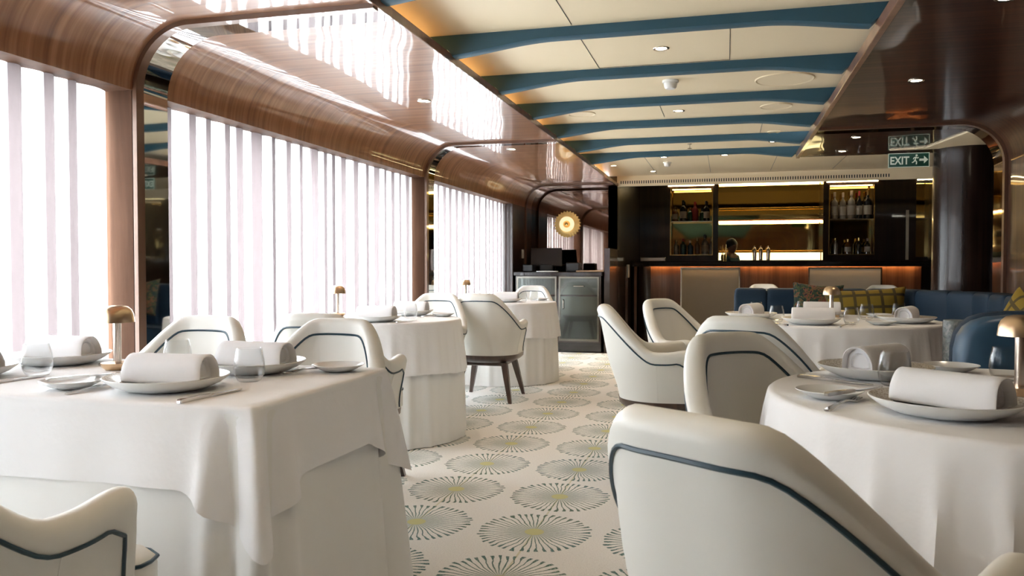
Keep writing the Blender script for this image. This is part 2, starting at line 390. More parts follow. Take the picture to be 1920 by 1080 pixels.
# ------------------------------------------------------------ curtains
def curtain(y0, y1, seed):
    rnd = random.Random(seed); y = y0; X = -2.80; pts = []; laps = MB(); fold_dark_lines = MB()
    while y < y1 - .03:
        e = min(y + .18 * rnd.uniform(.62, 1.3), y1); d = .026 * rnd.uniform(.6, 1.3)
        for t in (0, .12, .3, .5, .7, .88, 1): pts.append((X + d * math.sin(PI * t), y + (e - y) * t * .995))
        if e < y1 - .03:
            ov = (e - y) * rnd.choice((.30, .42, .52, .62)); b0, b1 = e - ov, e
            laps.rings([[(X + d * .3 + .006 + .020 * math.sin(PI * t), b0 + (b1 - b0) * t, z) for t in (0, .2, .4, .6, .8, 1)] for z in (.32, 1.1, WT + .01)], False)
            wd = rnd.choice((.003, .005, .008)); fold_dark_lines.box(X - .004, X + .008, e - wd, e + .003, .32, WT + .01)
        y = e
    q = [[(X + (px - X) * am, min(max(py, y0), y1), z) for px, py in pts] for z, am in ((.32, 1.1), (.8, 1.02), (1.3, 1.), (WT + .01, .95))]
    return MB().rings(q, False), laps, fold_dark_lines
CL = ['white sheer curtain closest to the viewpoint behind the rectangular table', 'white sheer curtain in the wide window beside the two left round tables', 'white sheer curtain in the far window beside the farthest left table']
for i, (a, b) in enumerate(BAYS):
    cm, lm, sm = curtain(a + .01 , b - .01, i + 3); lm.v = [v for v in lm.v]
    o = obj('curtain', cm, 'sheer', None, True, 30); obj('dimmed_fold_layer', lm, 'lap', o, True, 40); obj('fold_dark_line', sm, 'seam', o, False)
    tag(o, 'white sheer curtain in the window behind the viewpoint' if i == 0 else CL[i - 1], 'curtain', 'sheer window curtains')

# ------------------------------------------------------------ lights of the room
def spot(x, y, z, e, size=R(95), col=(1, .82, .6), parent=None):
    L = bpy.data.lights.new('downlight_bulb', 'SPOT'); L.energy = e; L.spot_size = size; L.spot_blend = .6; L.shadow_soft_size = .03; L.color = col
    o = bpy.data.objects.new('downlight_bulb', L); C.objects.link(o); o.location = (x, y, z - .02); return o
dl = thing('downlight', 'x', 'ceiling light')
obj('bezel', MB().lathe([(.030, -.002), (.044, -.006), (.047, -.002), (.047, .0)], 0, 0, 28), 'metal', dl)
obj('lens', MB().lathe([(.001, -.003), (.031, -.003)], 0, 0, 28), 'lens', dl)
DLS = [(-.364, 4.68, 'recessed downlight in the framed ceiling panel between the second and third blue beams'), (-.37, 6.57, 'recessed downlight in the cream ceiling beyond the white smoke detector'),
       (.45, 8.4, 'recessed downlight at right between the last blue beams'), (-1.34, 9.89, 'small downlight at the far left corner of the cream ceiling'), (-.685, 9.27, 'downlight left of centre just beyond the last beam'),
       (-.02, 9.27, 'downlight right of centre just beyond the last beam'), (-.92, 10.6, 'tiny downlight nearest the air grille')]
first = True
def put_dl(x, y, z, lab, e, grp):
    global first
    if first: dl.location = (x, y, z); dl['label'] = lab; dl['group'] = grp; first = False
    else: dup(dl, (x, y, z), 0, lab, grp)
    spot(x, y, z, e)
for x, y, lab in DLS: put_dl(x, y, CZ, lab, 9 if y < 8 else 26, 'downlights in the cream ceiling')
for x, y, lab in [(-1.966, 5.09, 'downlight in the left walnut soffit over the second table'), (-1.97, 7.37, 'downlight in the left walnut soffit over the third table')]:
    put_dl(x, y, SZ, lab, 7, 'downlights in the walnut soffits')
for x, y, lab in [(1.097, 5.30, 'downlight in the dark right soffit above the nearer right table'), (1.12, 3.78, 'downlight at the upper right corner in the dark soffit'),
                  (1.08, 7.47, 'downlight in the dark soffit just beyond the right arch'), (1.08, 8.33, 'downlight in the dark soffit close to the bar end')]:
    put_dl(x, y, SZ, lab, 7, 'downlights in the walnut soffits')
for x, y, lb in ((-.4, 1.2, 'added unseen downlight in the cream ceiling above the upper edge of the view'), (-.4, -1.5, 'added unseen downlight in the cream ceiling behind the viewpoint'), (1.3, .4, 'added unseen downlight in the dark right soffit above the upper right edge'), (-1.8, -.8, 'added unseen downlight in the left walnut soffit behind the viewpoint'), (1.3, -2, 'added unseen downlight in the dark right soffit behind the viewpoint')): put_dl(x, y, CZ if x == -.4 else SZ, lb, 8, 'added unseen downlights overhead')  # out-of-view downlights, added to give the room more light
# cove LED strip
o = obj('cove_led_strip', MB().box(SX - .155, SX - .148, -4.5, EY - .2, SZ + .038, SZ + .048), 'cove', None, False); tag(o, 'amber light strip hidden along the left edge of the ceiling recess', 'light strip')
# smoke detectors, speakers, sprinkler
def detector(x, y, lab, s=1):
    t = thing('smoke_detector', lab, 'smoke detector', (x, y, CZ), 0, 'smoke detectors'); t.scale = (s, s, s)
    obj('base', MB().lathe([(.001, -.016), (.052, -.016), (.054, -.012), (.054, 0)], 0, 0, 32), 'white', t)
    obj('sensor_head', MB().lathe([(.001, -.058), (.030, -.056), (.040, -.047), (.044, -.030), (.044, -.016)], 0, 0, 32), 'white', t)
detector(-.365, 5.5, 'white smoke detector hanging between the third and fourth blue beams'); detector(-.68, 9.75, 'small white smoke detector near the far end of the ceiling', .9)
def speaker(x, y, r, lab):
    t = thing('ceiling_speaker', lab, 'speaker', (x, y, CZ), 0, 'round ceiling speakers')
    obj('rim', MB().lathe([(r * .92, -.003), (r * .97, -.007), (r, -.004), (r, 0)], 0, 0, 48), 'ceiling', t)
    obj('grille', MB().lathe([(.001, -.004), (r * .92, -.004)], 0, 0, 48), 'ceiling', t)
speaker(.37, 5.65, .19, 'large round cream speaker at right in the ceiling'); speaker(.37, 6.57, .12, 'smaller round cream speaker at right, one bay farther'); speaker(-1.14, 6.5, .11, 'round cream speaker at the left edge of the ceiling')
speaker(.42, 7.8, .06, 'tiny round cream disc on the ceiling near the right soffit')
t = thing('sprinkler', 'small metal sprinkler head hanging from the far ceiling', 'sprinkler', (-.36, 8.35, CZ))
obj('stem', MB().lathe([(.022, 0), (.022, -.006), (.006, -.008), (.006, -.045)], 0, 0, 16), 'metal', t); obj('deflector', MB().lathe([(.001, -.045), (.022, -.045), (.022, -.048), (.001, -.048)], 0, 0, 16), 'metal', t)
# exit sign
def text_mb(txt, size):
    cu = bpy.data.curves.new('t', 'FONT'); cu.body = txt; cu.size = size; cu.extrude = .0015; cu.offset = .0022; to = bpy.data.objects.new('t', cu); C.objects.link(to)
    bpy.context.view_layer.update(); me = bpy.data.meshes.new_from_object(to.evaluated_get(bpy.context.evaluated_depsgraph_get()))
    mb = MB(); mb.add([v.co for v in me.vertices], [tuple(p.vertices) for p in me.polygons]); bpy.data.objects.remove(to); bpy.data.meshes.remove(me); return mb
M['green'] = mat('exit_green', (.006, .085, .055), .4); M['glow'] = mat('photoluminescent', (.62, .68, .58), .5, emis=(.7, .8, .65), es=.12)
t = thing('exit_sign', 'green hanging sign reading EXIT with running figure and right arrow', 'exit sign', (1.70, 8.5, 2.045)); t.scale = (.885, 1, .94)
obj('panel', MB().box(-.205, .205, -.006, .006, 0, .145), 'green', t, False)
b_ = MB(); b_.box(-.205, .205, -.009, -.006, 0, .006); b_.box(-.205, .205, -.009, -.006, .139, .145); b_.box(-.205, -.199, -.009, -.006, 0, .145); b_.box(.199, .205, -.009, -.006, 0, .145)
obj('border', b_, 'glow', t, False)
tx = text_mb('EXIT', .1); wx = max(v[0] for v in tx.v); tx.xf(Matrix.Diagonal((.195 / wx, 1.12, 1, 1))); tx.xf(Matrix.Translation((-.19, -.0075, .032)) @ Matrix.Rotation(PI / 2, 4, 'X')); obj('lettering', tx, 'glow', t, False)
ar = MB(); ar.add([(.105, -.008, .062), (.15, -.008, .062), (.15, -.008, .034), (.192, -.008, .073), (.15, -.008, .112), (.15, -.008, .084), (.105, -.008, .084)], [(0, 1, 5, 6), (2, 3, 4)]); ar.box(.105, .15, -.009, -.006, .062, .084)
ar.v = [v for v in ar.v]; obj('arrow', ar, 'glow', t, False)
rm = MB(); rm.lathe([(.001, -.001), (.011, -.001), (.011, .001), (.001, .001)], 0, 0, 14); rm.xf(Matrix.Translation((.077, -.0075, .118)) @ Matrix.Rotation(PI / 2, 4, 'X'))
for a in ([(.072, .103), (.062, .07)], [(.062, .07), (.078, .052), (.075, .028)], [(.062, .07), (.048, .052), (.032, .045)], [(.07, .1), (.09, .09), (.097, .1)], [(.07, .1), (.052, .095), (.045, .08)]):
    rm.tube([(x, -.0075, z) for x, z in a], .0055, 6)
obj('running_figure', rm, 'glow', t)

# ------------------------------------------------------------ sideboard cabinet by the end mirror
cb = thing('sideboard_cabinet', 'dark lacquered sideboard cabinet with metal framed doors under the brass wall light', 'cabinet', (0, 0, 0))
CX0, CX1, CY = WX + .03, -1.52, 10.05
obj('body', MB().box(CX0, CX1, CY + .02, EY - .005, .12, .97), 'dark', cb, False)
obj('plinth', MB().box(CX0, CX1, CY + .04, EY - .005, 0.002, .12), 'stone', cb, False)
obj('countertop', MB().box(CX0 - .02, CX1 + .02, CY - .02, EY - .005, .97, 1.02, .006), 'stone', cb)
M['doorm'] = mat('smoked_steel_door', (.09, .10, .09), .14, .8, .5); bump(M['doorm'], noise(M['doorm'], coords(M['doorm'], (3, 3, 2)), 1, 1), .06, .02)
for i, (a, b) in enumerate(((CX0 + .02, CX0 + .545), (CX0 + .575, CX1 - .02))):
    dr = obj('door', MB().box(a + .02, b - .02, CY, CY + .02, .17, .71), 'doorm', cb, False); fr_ = MB()
    for q in ((a, b, .14, .17), (a, b, .94, .96), (a, a + .02, .17, .94), (b - .02, b, .17, .94)): fr_.box(q[0], q[1], CY - .01, CY + .02, q[2], q[3])
    obj('door_frame', fr_, mat('aged_nickel', (.25, .235, .20), .25, 1), cb, False)
    hx = b - .07 if i == 0 else a + .06
    obj('handle', MB().tube([(hx, CY, .67), (hx, CY - .025, .66), (hx, CY - .025, .56), (hx, CY, .55)], .006), 'metal', dr)
    dw = obj('drawer', MB().box(a + .02, b - .02, CY - .002, CY + .02, .73, .94), 'doorm', cb, False)
    mx_ = (a + b) / 2; obj('handle', MB().tube([(mx_ - .07, CY, .84), (mx_ - .065, CY - .022, .84), (mx_ + .065, CY - .022, .84), (mx_ + .07, CY, .84)], .006), 'metal', dw)
struct('trim_15', MB().box(CX1 + .03, SX + .03, CY + .1, EY + .05, 0, 1.32), 'dark', False)
# till screen, printer, papers
t = thing('till_terminal', 'black till screen on the sideboard, turned away', 'till', (-2.30, 10.42, 1.02), R(12))
obj('screen', MB().box(-.21, .21, 0, .03, .08, .33, .006).xf(Matrix.Rotation(R(-14), 4, 'X')), 'black', t); obj('stand', MB().box(-.09, .09, .0, .16, 0, .10, .01), 'black', t)
o = obj('receipt_printer', MB().box(-.09, .09, -.09, .09, 0, .12, .012), 'black'); o.location = (-1.93, 10.4, 1.02); tag(o, 'small black receipt printer right of the till screen', 'printer')
o = obj('card_machine', MB().box(-.07, .07, -.09, .09, 0, .10, .012), 'black'); o.location = (-2.52, 10.35, 1.02); tag(o, 'small black device left of the till screen on the sideboard', 'card machine')
o = obj('paper_sheet', MB().box(-.13, .13, -.07, .07, 0, .012, .003), 'white'); o.location = (-2.24, 10.2, 1.02); tag(o, 'pale pad of paper in front of the till screen', 'paper')
o = obj('serving_tray', MB().box(-.18, .18, -.12, .12, 0, .02, .006), 'brass'); o.location = (-1.68, 10.3, 1.02); tag(o, 'flat brass tray at the right end of the sideboard', 'tray')
o = obj('wall_socket', MB().box(WX + .001, WX + .008, 10.50, 10.60, 1.20, 1.32, .002), 'white'); tag(o, 'white wall socket beside the till screen', 'socket')
o = obj('wall_switch', MB().box(SX, SX + .012, 12.3, 12.48, .92, 1.12, .003), 'white'); tag(o, 'white switch plate on the dark wall left of the bar', 'switch')
# fluted brass wall light
t = thing('wall_light', 'round fluted brass wall light on the end mirror', 'wall lamp', (-2.14, EY, 1.68)); t.scale = (1.12, 1.12, 1.12)
def fluted(r0, r1, n=26):
    q = []
    for rr_, z in ((.02, .045), (r0 * .7, .055), (r0, .05), (r1, .03), (r1, .022), (r0 * .8, .02), (.02, .02)):
        q.append([((rr_ * (1 + (.085 if jj % 2 else -.03) * (rr_ / r1))) * math.cos(PI * jj / n), -z, (rr_ * (1 + (.085 if jj % 2 else -.03) * (rr_ / r1))) * math.sin(PI * jj / n)) for jj in range(2 * n)])
    return MB().rings(q, True, True)
obj('fluted_disc', fluted(.11, .155), 'lit_brass', t, True, 20)
obj('glowing_ring', MB().rings([[(rr_ * math.cos(a * PI / 16), -y_, rr_ * math.sin(a * PI / 16)) for a in range(32)] for rr_, y_ in ((.045, .06), (.075, .066), (.095, .06))], True), lamp_mat('ring_glow', (1, .72, .35), .5), t)
obj('boss', MB().rings([[(rr_ * math.cos(a * PI / 12), -y_, rr_ * math.sin(a * PI / 12)) for a in range(24)] for rr_, y_ in ((.001, .085), (.02, .08), (.03, .065), (.032, .05))], True), 'gold', t)
obj('backplate', MB().rings([[(.06 * math.cos(a * PI / 12), -y_, .06 * math.sin(a * PI / 12)) for a in range(24)] for y_ in (.001, .03)], True, True), 'brass', t)

# ------------------------------------------------------------ bar
BY = 12.8
br = thing('bar_counter', 'long bar counter with dark top, rosewood and cream front panels', 'bar', (0, 0, 0))
obj('countertop', MB().box(-1.42, 2.84, BY - .10, BY + .6, 1.11, 1.17, .008), 'stone', br)
obj('countertop_lip', MB().box(-1.42, 2.84, BY - .10, BY - .08, 1.092, 1.115), 'stone', br, False)
obj('front_panel', MB().box(-1.25, 2.75, BY + .02, BY + .5, .002, 1.11), 'barwood', br, False)
obj('rounded_end', MB().lathe([(.16, .002), (.16, 1.11)], -1.22, BY + .16, 40, True), 'dark', br)
obj('edge_post', MB().box(-1.40, -1.36, BY + .0, BY + .05, .002, 1.11), 'barwood', br, False)
for a, b in ((-.68, .215), (1.2, 2.22)):
    pn = obj('cream_panel', MB().box(a + .02, b - .02, BY - .012, BY + .02, .12, 1.06), 'cream', br, False); f = MB()
    for q in ((a, b, 1.06, 1.08), (a, b, .10, .12), (a, a + .02, .12, 1.06), (b - .02, b, .12, 1.06)): f.box(q[0], q[1], BY - .018, BY + .02, q[2], q[3])
    obj('panel_frame', f, 'metal', br, False)
obj('light_strip', MB().box(-1.2, 2.72, BY - .03, BY - .02, 1.103, 1.109), 'led_low', br, False)
bb = thing('back_bar', 'tall back bar with gold mirror, lit shelf and framed bottle cases', 'back bar', (0, 0, 0))
YB = 14.48; YF = 14.15
obj('base_cabinet', MB().box(-1.3, 3.4, YF - .05, YB, .002, 1.2), 'dark', bb, False)
mr = MB(); mr.box(-.13, 1.55, YB - .03, YB, 1.2, 2.6); obj('gold_mirror', mr, 'gold_mirror', bb, False)
fr_ = MB()
def frame(mb, x0, x1, z0, z1, t_, y0, y1):
    mb.box(x0, x1, y0, y1, z1 - t_, z1); mb.box(x0, x1, y0, y1, z0, z0 + t_); mb.box(x0, x0 + t_, y0, y1, z0 + t_, z1 - t_); mb.box(x1 - t_, x1, y0, y1, z0 + t_, z1 - t_)
frame(fr_, -1.02, -.13, 1.2, 2.52, .09, YF, YB - .02); obj('case_frame', fr_, 'dark', bb, False)
fr_ = MB(); frame(fr_, 1.55, 2.42, 1.2, 2.52, .09, YF, YB - .02); obj('case_frame', fr_, 'dark', bb, False)
for a, b in ((-1.45, -1.02), (2.42, 2.95), (3.2, 3.5)): obj('side_panel', MB().box(a, b, YF, YB, 1.2, 2.68), 'dark', bb, False)
for a, b in ((-.935, -.215), (1.635, 2.335)):
    f = MB(); frame(f, a, b, 1.285, 2.44, .014, YF - .012, YF + .02); obj('brass_frame', f, 'gold', bb, False)
for a, b in ((-.93, -.22), (1.64, 2.33), (2.95, 3.2)):
    obj('case_mirror', MB().box(a, b, YB - .04, YB - .02, 1.25, 2.45), 'gold_mirror', bb, False); obj('case_shelf', MB().box(a, b, YF + .02, YB - .04, 1.86, 1.875), 'metal', bb, False)
ms = MB(); ms.box(-.13, 1.55, YF + .06, YB - .03, 1.86, 1.885); obj('long_shelf', ms, 'barwood', bb, False)
rl = MB(); rl.tube([(-.12, YF + .05, 2.08), (1.54, YF + .05, 2.08)], .006); rl.tube([(-.12, YF + .05, 1.36), (1.54, YF + .05, 1.36)], .006); obj('rail', rl, 'gold', bb)
for q_ in ((-.97, -.2, YF - .02, YF - .005, 2.475, 2.49), (-.12, 1.54, YF + .1, YF + .13, 2.50, 2.53), (1.6, 2.38, YF - .02, YF - .005, 2.475, 2.49), (-.12, 1.54, YF + .045, YF + .058, 1.835, 1.862), (-.9, -.25, YF + .05, YF + .07, 2.415, 2.425), (1.66, 2.31, YF + .05, YF + .07, 2.415, 2.425), (2.96, 3.19, YF - .02, YF - .005, 2.475, 2.49)):
    obj('light_strip', MB().box(*q_), 'led' if q_[4] != 2.415 else 'led_case_fill', bb, False)  # the inner case strips are added fill for the dark bottles
obj('backlit_splash', MB().box(-.12, 1.54, YB - .06, YB - .03, 1.2, 1.33), 'splash', bb, False)
obj('cabinet_post', MB().box(2.80, 2.84, YF - .03, YF, 1.2, 2.0), 'cream', bb, False)
obj('white_back_panel', MB().box(1.7, 2.3, YB - .10, YB - .09, 1.9, 2.12), mat('case_card', (.55, .5, .42), .6), bb, False)
# bottles
def bottle_prof(r, h, neck, nh, sq=.0):
    return [(.001, 0), (r, 0), (r, h * .6), (r * .92, h * .66), (neck * 1.4, h * .74), (neck, h * .78), (neck, h)]
GLS = {'green': mat('green_bottle', (.01, .05, .03), .1, coat=1), 'amber': mat('amber_bottle', (.16, .06, .012), .1, coat=1), 'dark': mat('black_bottle', (.01, .012, .015), .1, coat=1), 'clear': mat('clear_bottle', (.38, .34, .27), .08, .3, 1), 'blue': mat('blue_bottle', (.02, .06, .10), .1, coat=1), 'red': mat('red_tartan', (.28, .03, .03), .5)}
LAB = mat('bottle_label', (.58, .50, .38), .6); FOIL = {'gold': 'gold', 'red': mat('red_foil', (.45, .05, .04), .35), 'black': 'black', 'cream': mat('cream_foil', (.62, .5, .36), .4)}
def bottle(x, y, z, r, h, g, foil, lab_, label, grp):
    t = thing('bottle', label, 'bottle', (x, y, z), 0, grp)
    obj('glass_body', MB().lathe(bottle_prof(r, h, r * .34, .1), 0, 0, 20), GLS[g], t)
    obj('cap', MB().lathe([(r * .38, h * .84), (r * .38, h * 1.02), (.001, h * 1.02)], 0, 0, 16), FOIL[foil], t)
    if lab_: obj('paper_label', MB().lathe([(r + .001, h * .15), (r + .001, h * .48)], 0, 0, 20), LAB, t)
BO = [(-.86, .045, .27, 'amber', 'gold', 1, 'squat amber bottle at the left end of the upper left case shelf'), (-.72, .058, .36, 'dark', 'black', 1, 'tall dark bottle with black cap in the upper left case'), (-.60, .05, .24, 'green', 'gold', 0, 'green bottle left of the red checked bottle'),
      (-.52, .052, .33, 'red', 'red', 0, 'red checked bottle in the middle of the upper left case shelf'), (-.40, .045, .22, 'green', 'black', 0, 'low green bottle right of the red checked bottle'), (-.33, .055, .34, 'dark', 'black', 1, 'black bottle with oval cream label in the upper left case')]
for x, r, h, g, fo, la, lb in BO: bottle(x, 14.28, 1.876, r, h, g, fo, la, lb, 'bottles in the left case')
BO = [(-.84, .04, .25, 'clear', 'gold', 0, 'clear bottle at the left end of the lower left case'), (-.72, .05, .27, 'green', 'red', 0, 'green bottle with red cap low in the left case'), (-.60, .045, .24, 'blue', 'cream', 0, 'pale blue bottle low in the left case'),
      (-.48, .04, .28, 'amber', 'gold', 0, 'slim amber bottle low in the left case'), (-.35, .055, .34, 'clear', 'black', 1, 'rounded clear bottle with black stopper low in the left case'), (-.25, .03, .27, 'clear', 'cream', 0, 'thin clear bottle at the right end of the lower left case')]
for x, r, h, g, fo, la, lb in BO: bottle(x, 14.28, 1.30, r, h, g, fo, la, lb, 'bottles in the left case')
BO = [(1.74, .055, .44, 'clear', 'cream', 1, 'clear faceted bottle with cream cap at the left of the right case'), (1.87, .05, .43, 'clear', 'cream', 1, 'second bottle from the left in the right case with tan cap'), (2.0, .06, .46, 'clear', 'cream', 1, 'broad clear bottle with medallion in the middle of the right case'),
      (2.12, .045, .45, 'dark', 'red', 1, 'dark bottle with red foil top in the right case'), (2.25, .065, .46, 'dark', 'gold', 1, 'wide dark bottle with gold top at the right of the right case')]
for x, r, h, g, fo, la, lb in BO: bottle(x, 14.28, 1.876, r, h, g, fo, la, lb, 'bottles in the right case')
BO = [(1.76, .04, .26, 'clear', 'gold', 0, 'small clear bottle low at the left of the right case'), (1.95, .05, .24, 'amber', 'gold', 1, 'amber bottle low in the middle of the right case'), (2.12, .045, .26, 'dark', 'gold', 0, 'dark bottle low right in the right case'), (2.25, .045, .25, 'dark', 'cream', 1, 'dark labelled bottle low at the right end of the right case')]
for x, r, h, g, fo, la, lb in BO: bottle(x, 14.28, 1.30, r, h, g, fo, la, lb, 'bottles in the right case')
for i, (x, lb) in enumerate(((.47, 'leftmost of the three silver shakers before the gold mirror'), (.57, 'middle one of the three silver shakers before the gold mirror'), (.69, 'rightmost of the three silver shakers before the gold mirror'))):
    o = obj('cocktail_shaker', MB().lathe([(.001, 0), (.032, 0), (.036, .12), (.033, .18), (.02, .205), (.014, .21), (.014, .235), (.001, .24)], 0, 0, 24), 'stem'); o.location = (x, 13.95, 1.2); tag(o, lb, 'shaker', 'silver cocktail shakers')
    o.location.z = 1.2; o.location.y = YF - .0
t = thing('bar_tool_holder', 'gold cup of bar spoons and stirrers at the left of the gold mirror', 'tool holder', (-.03, 13.25, 1.17))
obj('cup', MB().lathe([(.001, 0), (.035, 0), (.042, .11), (.039, .11), (.033, .005)], 0, 0, 20), 'gold', t)
for k in range(6): obj('bar_spoon', MB().tube([(.01 * math.cos(k), .01 * math.sin(k), .01), (.055 * math.cos(k * 1.1), .04 * math.sin(k * 1.1), .22 + .01 * k)], .004, 6), 'gold', t)
o = obj('napkin_box', MB().box(-.2, .2, -.09, .09, 0, .07, .01), 'metal'); o.location = (-1.12, 13.0, 1.17); tag(o, 'flat metal napkin box at the left end of the bar top', 'box')

# bartender behind the bar, seen above the counter
def skin_body(name, verts, edges, m, parent=None, sub=2):
    me = bpy.data.meshes.new(name); me.from_pydata([v[:3] for v in verts], edges, []); me.materials.append(m)
    o = bpy.data.objects.new(name, me); C.objects.link(o)
    if parent: o.parent = parent
    md = o.modifiers.new('skin', 'SKIN')
    for i, v in enumerate(verts): me.skin_vertices[0].data[i].radius = (v[3], v[4] if len(v) > 4 else v[3]); 
    me.skin_vertices[0].data[0].use_root = True; md.use_smooth_shade = True
    s = o.modifiers.new('sub', 'SUBSURF'); s.levels = sub; s.render_levels = sub; return o
skin = mat('skin', (.32, .17, .11), .5); shirt = mat('teal_shirt', (.03, .09, .12), .8); hair = mat('black_hair', (.012, .01, .01), .6)
pt = thing('person', 'person in a teal shirt standing behind the bar, head lowered', 'person', (.07, 13.75, 0), R(235)); pt.scale = (.93, .93, .93)
V = [(0, 0, .88, .14, .11), (0, .0, 1.05, .12, .10), (0, .0, 1.25, .15, .11), (0, .01, 1.36, .12, .09), (0, .02, 1.42, .055), (0, .05, 1.50, .085), (0, .07, 1.575, .08), (0, .06, 1.62, .05),
     (.16, 0, 1.34, .055), (.22, .05, 1.10, .042), (.20, .16, .92, .034), (.19, .20, .86, .03), (-.16, 0, 1.34, .055), (-.22, .05, 1.10, .042), (-.20, .16, .92, .034), (-.19, .20, .86, .03),
     (.10, 0, .80, .085), (.11, .02, .46, .06), (.11, .0, .08, .045), (.11, .12, .04, .04), (-.10, 0, .80, .085), (-.11, .02, .46, .06), (-.11, 0, .08, .045), (-.11, .12, .04, .04)]
Ed = [(0, 1), (1, 2), (2, 3), (3, 4), (4, 5), (5, 6), (6, 7), (3, 8), (8, 9), (9, 10), (10, 11), (3, 12), (12, 13), (13, 14), (14, 15), (0, 16), (16, 17), (17, 18), (18, 19), (0, 20), (20, 21), (21, 22), (22, 23)]
skin_body('body', V, Ed, skin, pt)
sv = [(0, 0, .86, .16, .13), (0, 0, 1.05, .14, .12), (0, 0, 1.25, .17, .13), (0, .01, 1.37, .11, .09), (.16, 0, 1.34, .07), (.22, .05, 1.12, .055), (-.16, 0, 1.34, .07), (-.22, .05, 1.12, .055)]
skin_body('shirt', sv, [(0, 1), (1, 2), (2, 3), (3, 4), (4, 5), (3, 6), (6, 7)], shirt, pt)
hv = MB().lathe([(.001, .105), (.05, .095), (.085, .06), (.098, .0), (.09, -.05)], 0, 0, 20); hv.xf(Matrix.Translation((0, .035, 1.57)) @ Matrix.Rotation(R(25), 4, 'X')); obj('hair', hv, hair, pt)

# ------------------------------------------------------------ tub chair
W_, RC, L1, L2 = .258, .20, .075, .125
LT = L1 + RC * PI / 2 + L2
def plan(u):
    ps = [plan0(u + k * .022) for k in (-2, -1, 0, 1, 2)] if abs(u) < LT - .05 else [plan0(u)]
    v = [sum(p_[i] for p_ in ps) / len(ps) for i in range(6)]; n_ = math.hypot(v[2], v[3]) or 1; v[2] /= n_; v[3] /= n_
    return v
def plan0(u):
    s = 1 if u >= 0 else -1; a = abs(u); yb = -.235
    if a < L1: return s * a, yb, 0, -1, s * 1.0, 0.
    a2 = a - L1
    if a2 < RC * PI / 2:
        t = a2 / RC; return s * (W_ - RC + RC * math.sin(t)), yb + RC - RC * math.cos(t), s * math.sin(t), -math.cos(t), s * math.cos(t), math.sin(t)
    a3 = a2 - RC * PI / 2; return s * W_, yb + RC + a3, s, 0, 0, 1.
def HT(u):
    return sum(HT0(u + k * .008) for k in (-2, -1, 0, 1, 2)) / 5
def HT0(u):
    a = abs(u)
    if a < .135: return .878 - .004 * (a / .135) ** 2
    if a < .34:
        t = (a - .135) / .205; return .874 - (.874 - .642) * (.55 * t + .45 * smooth01(t))
    return .642 + .012 * smooth01((a - .40) / .10)
def surf(u, z, side, extra=0.):
    x, y, nx, ny, tx_, ty_ = plan(u); H = HT(u); ht = .026 + .007 * smooth01((z - (H - .075)) / .03)
    q = (z - .38) / .5
    wb = max(0, -ny); lean = .095 * q ** 1.1 * wb if q > 0 else 0
    fx = .022 * smooth01(q * 1.5) * abs(nx)
    off = side * (ht + extra)
    y2 = y - .022 * max(0, 1 - (x / W_) ** 2) * wb + ny * off - lean
    x2 = x + nx * (off + fx)
    fr = max(0, (abs(u) - .38) / (LT - .38)); y2 += fr * .065 * max(0, 1 - (z - .38) / .25)
    # slimmer towards the base
    k = 1 - .10 * (1 - smooth01(q * 2.2)); return Vector((x2 * k, y2 * (k if y2 < 0 else 1), z))
def chair_shell():
    us = []; n = 56
    for i in range(n + 1): us.append(-LT + 2 * LT * i / n)
    q = []
    def sect(u, pin=1., push=0., drop=0.):
        x, y, nx, ny, tx_, ty_ = plan(u); H = HT(u) - drop; ring = []
        zr = .033
        for kk in range(9):
            z = .375 + (H - zr - .375) * kk / 8; ring.append((z, 1.))
        P = []
        for z, _ in ring: P.append((surf(u, z, 1), surf(u, z, -1)))
        out = []
        for o_, i_ in P:
            m_ = (o_ + i_) / 2; out.append(m_ + (o_ - m_) * pin + Vector((0, push, 0)))
        to, ti = P[-1]; m_ = (to + ti) / 2
        for kk in range(1, 8):
            a = PI * kk / 8; out.append(m_ + (to - m_) * pin * math.cos(a) + Vector((0, push, zr * math.sin(a))))
        for o_, i_ in reversed(P):
            m_ = (o_ + i_) / 2; out.append(m_ + (i_ - m_) * pin + Vector((0, push, 0)))
        return out
    for a in (80, 60, 35): q.append(sect(-LT, math.cos(R(a)), .03 * math.sin(R(a)), .03 * (1 - math.cos(R(a)))))
    for u in us: q.append(sect(u))
    for a in (35, 60, 80): q.append(sect(LT, math.cos(R(a)), .03 * math.sin(R(a)), .03 * (1 - math.cos(R(a)))))
    return MB().rings(q, True, True)
def piping(side):
    pts = []; ue = LT - .022
    zc = .385 if side > 0 else .46; N = 60
    path = []
    for i in range(9): path.append((-ue - .006 * (1 - i / 9), zc + (HT(ue) - .062 - .03 - zc) * i / 8))
    for i in range(N + 1):
        u = -ue + .03 + (2 * ue - .06) * i / N; path.append((u, HT(u) - .062 - (.006 if i in (0, N) else 0)))
    for i in range(8, -1, -1): path.append((ue + .006 * (1 - i / 9), zc + (HT(ue) - .062 - .03 - zc) * i / 8))
    return MB().tube([surf(u, z, side, .0015) for u, z in path], .0045, 6)
def seat_mb():
    out = []
    half = [(0, .295), (.13, .293), (.20, .28), (.238, .255), (.248, .22), (.246, .19), (.222, .165), (.214, .1), (.213, -.05), (.19, -.13), (.13, -.175), (.06, -.19), (0, -.192)]
    full = half + [(-x, y) for x, y in reversed(half[1:-1])]
    q = []
    for z, k in ((.375, 1), (.445, 1.0), (.462, .985), (.472, .95), (.480, .75), (.484, .4), (.485, .02)): q.append([(x * k, .05 + (y - .05) * k, z) for x, y in full])
    return MB().rings(q, True, True), MB().tube([(x, y, .458) for x, y in [(-x, y) for x, y in reversed(half[1:8])] + half[:8]], .0045, 6)
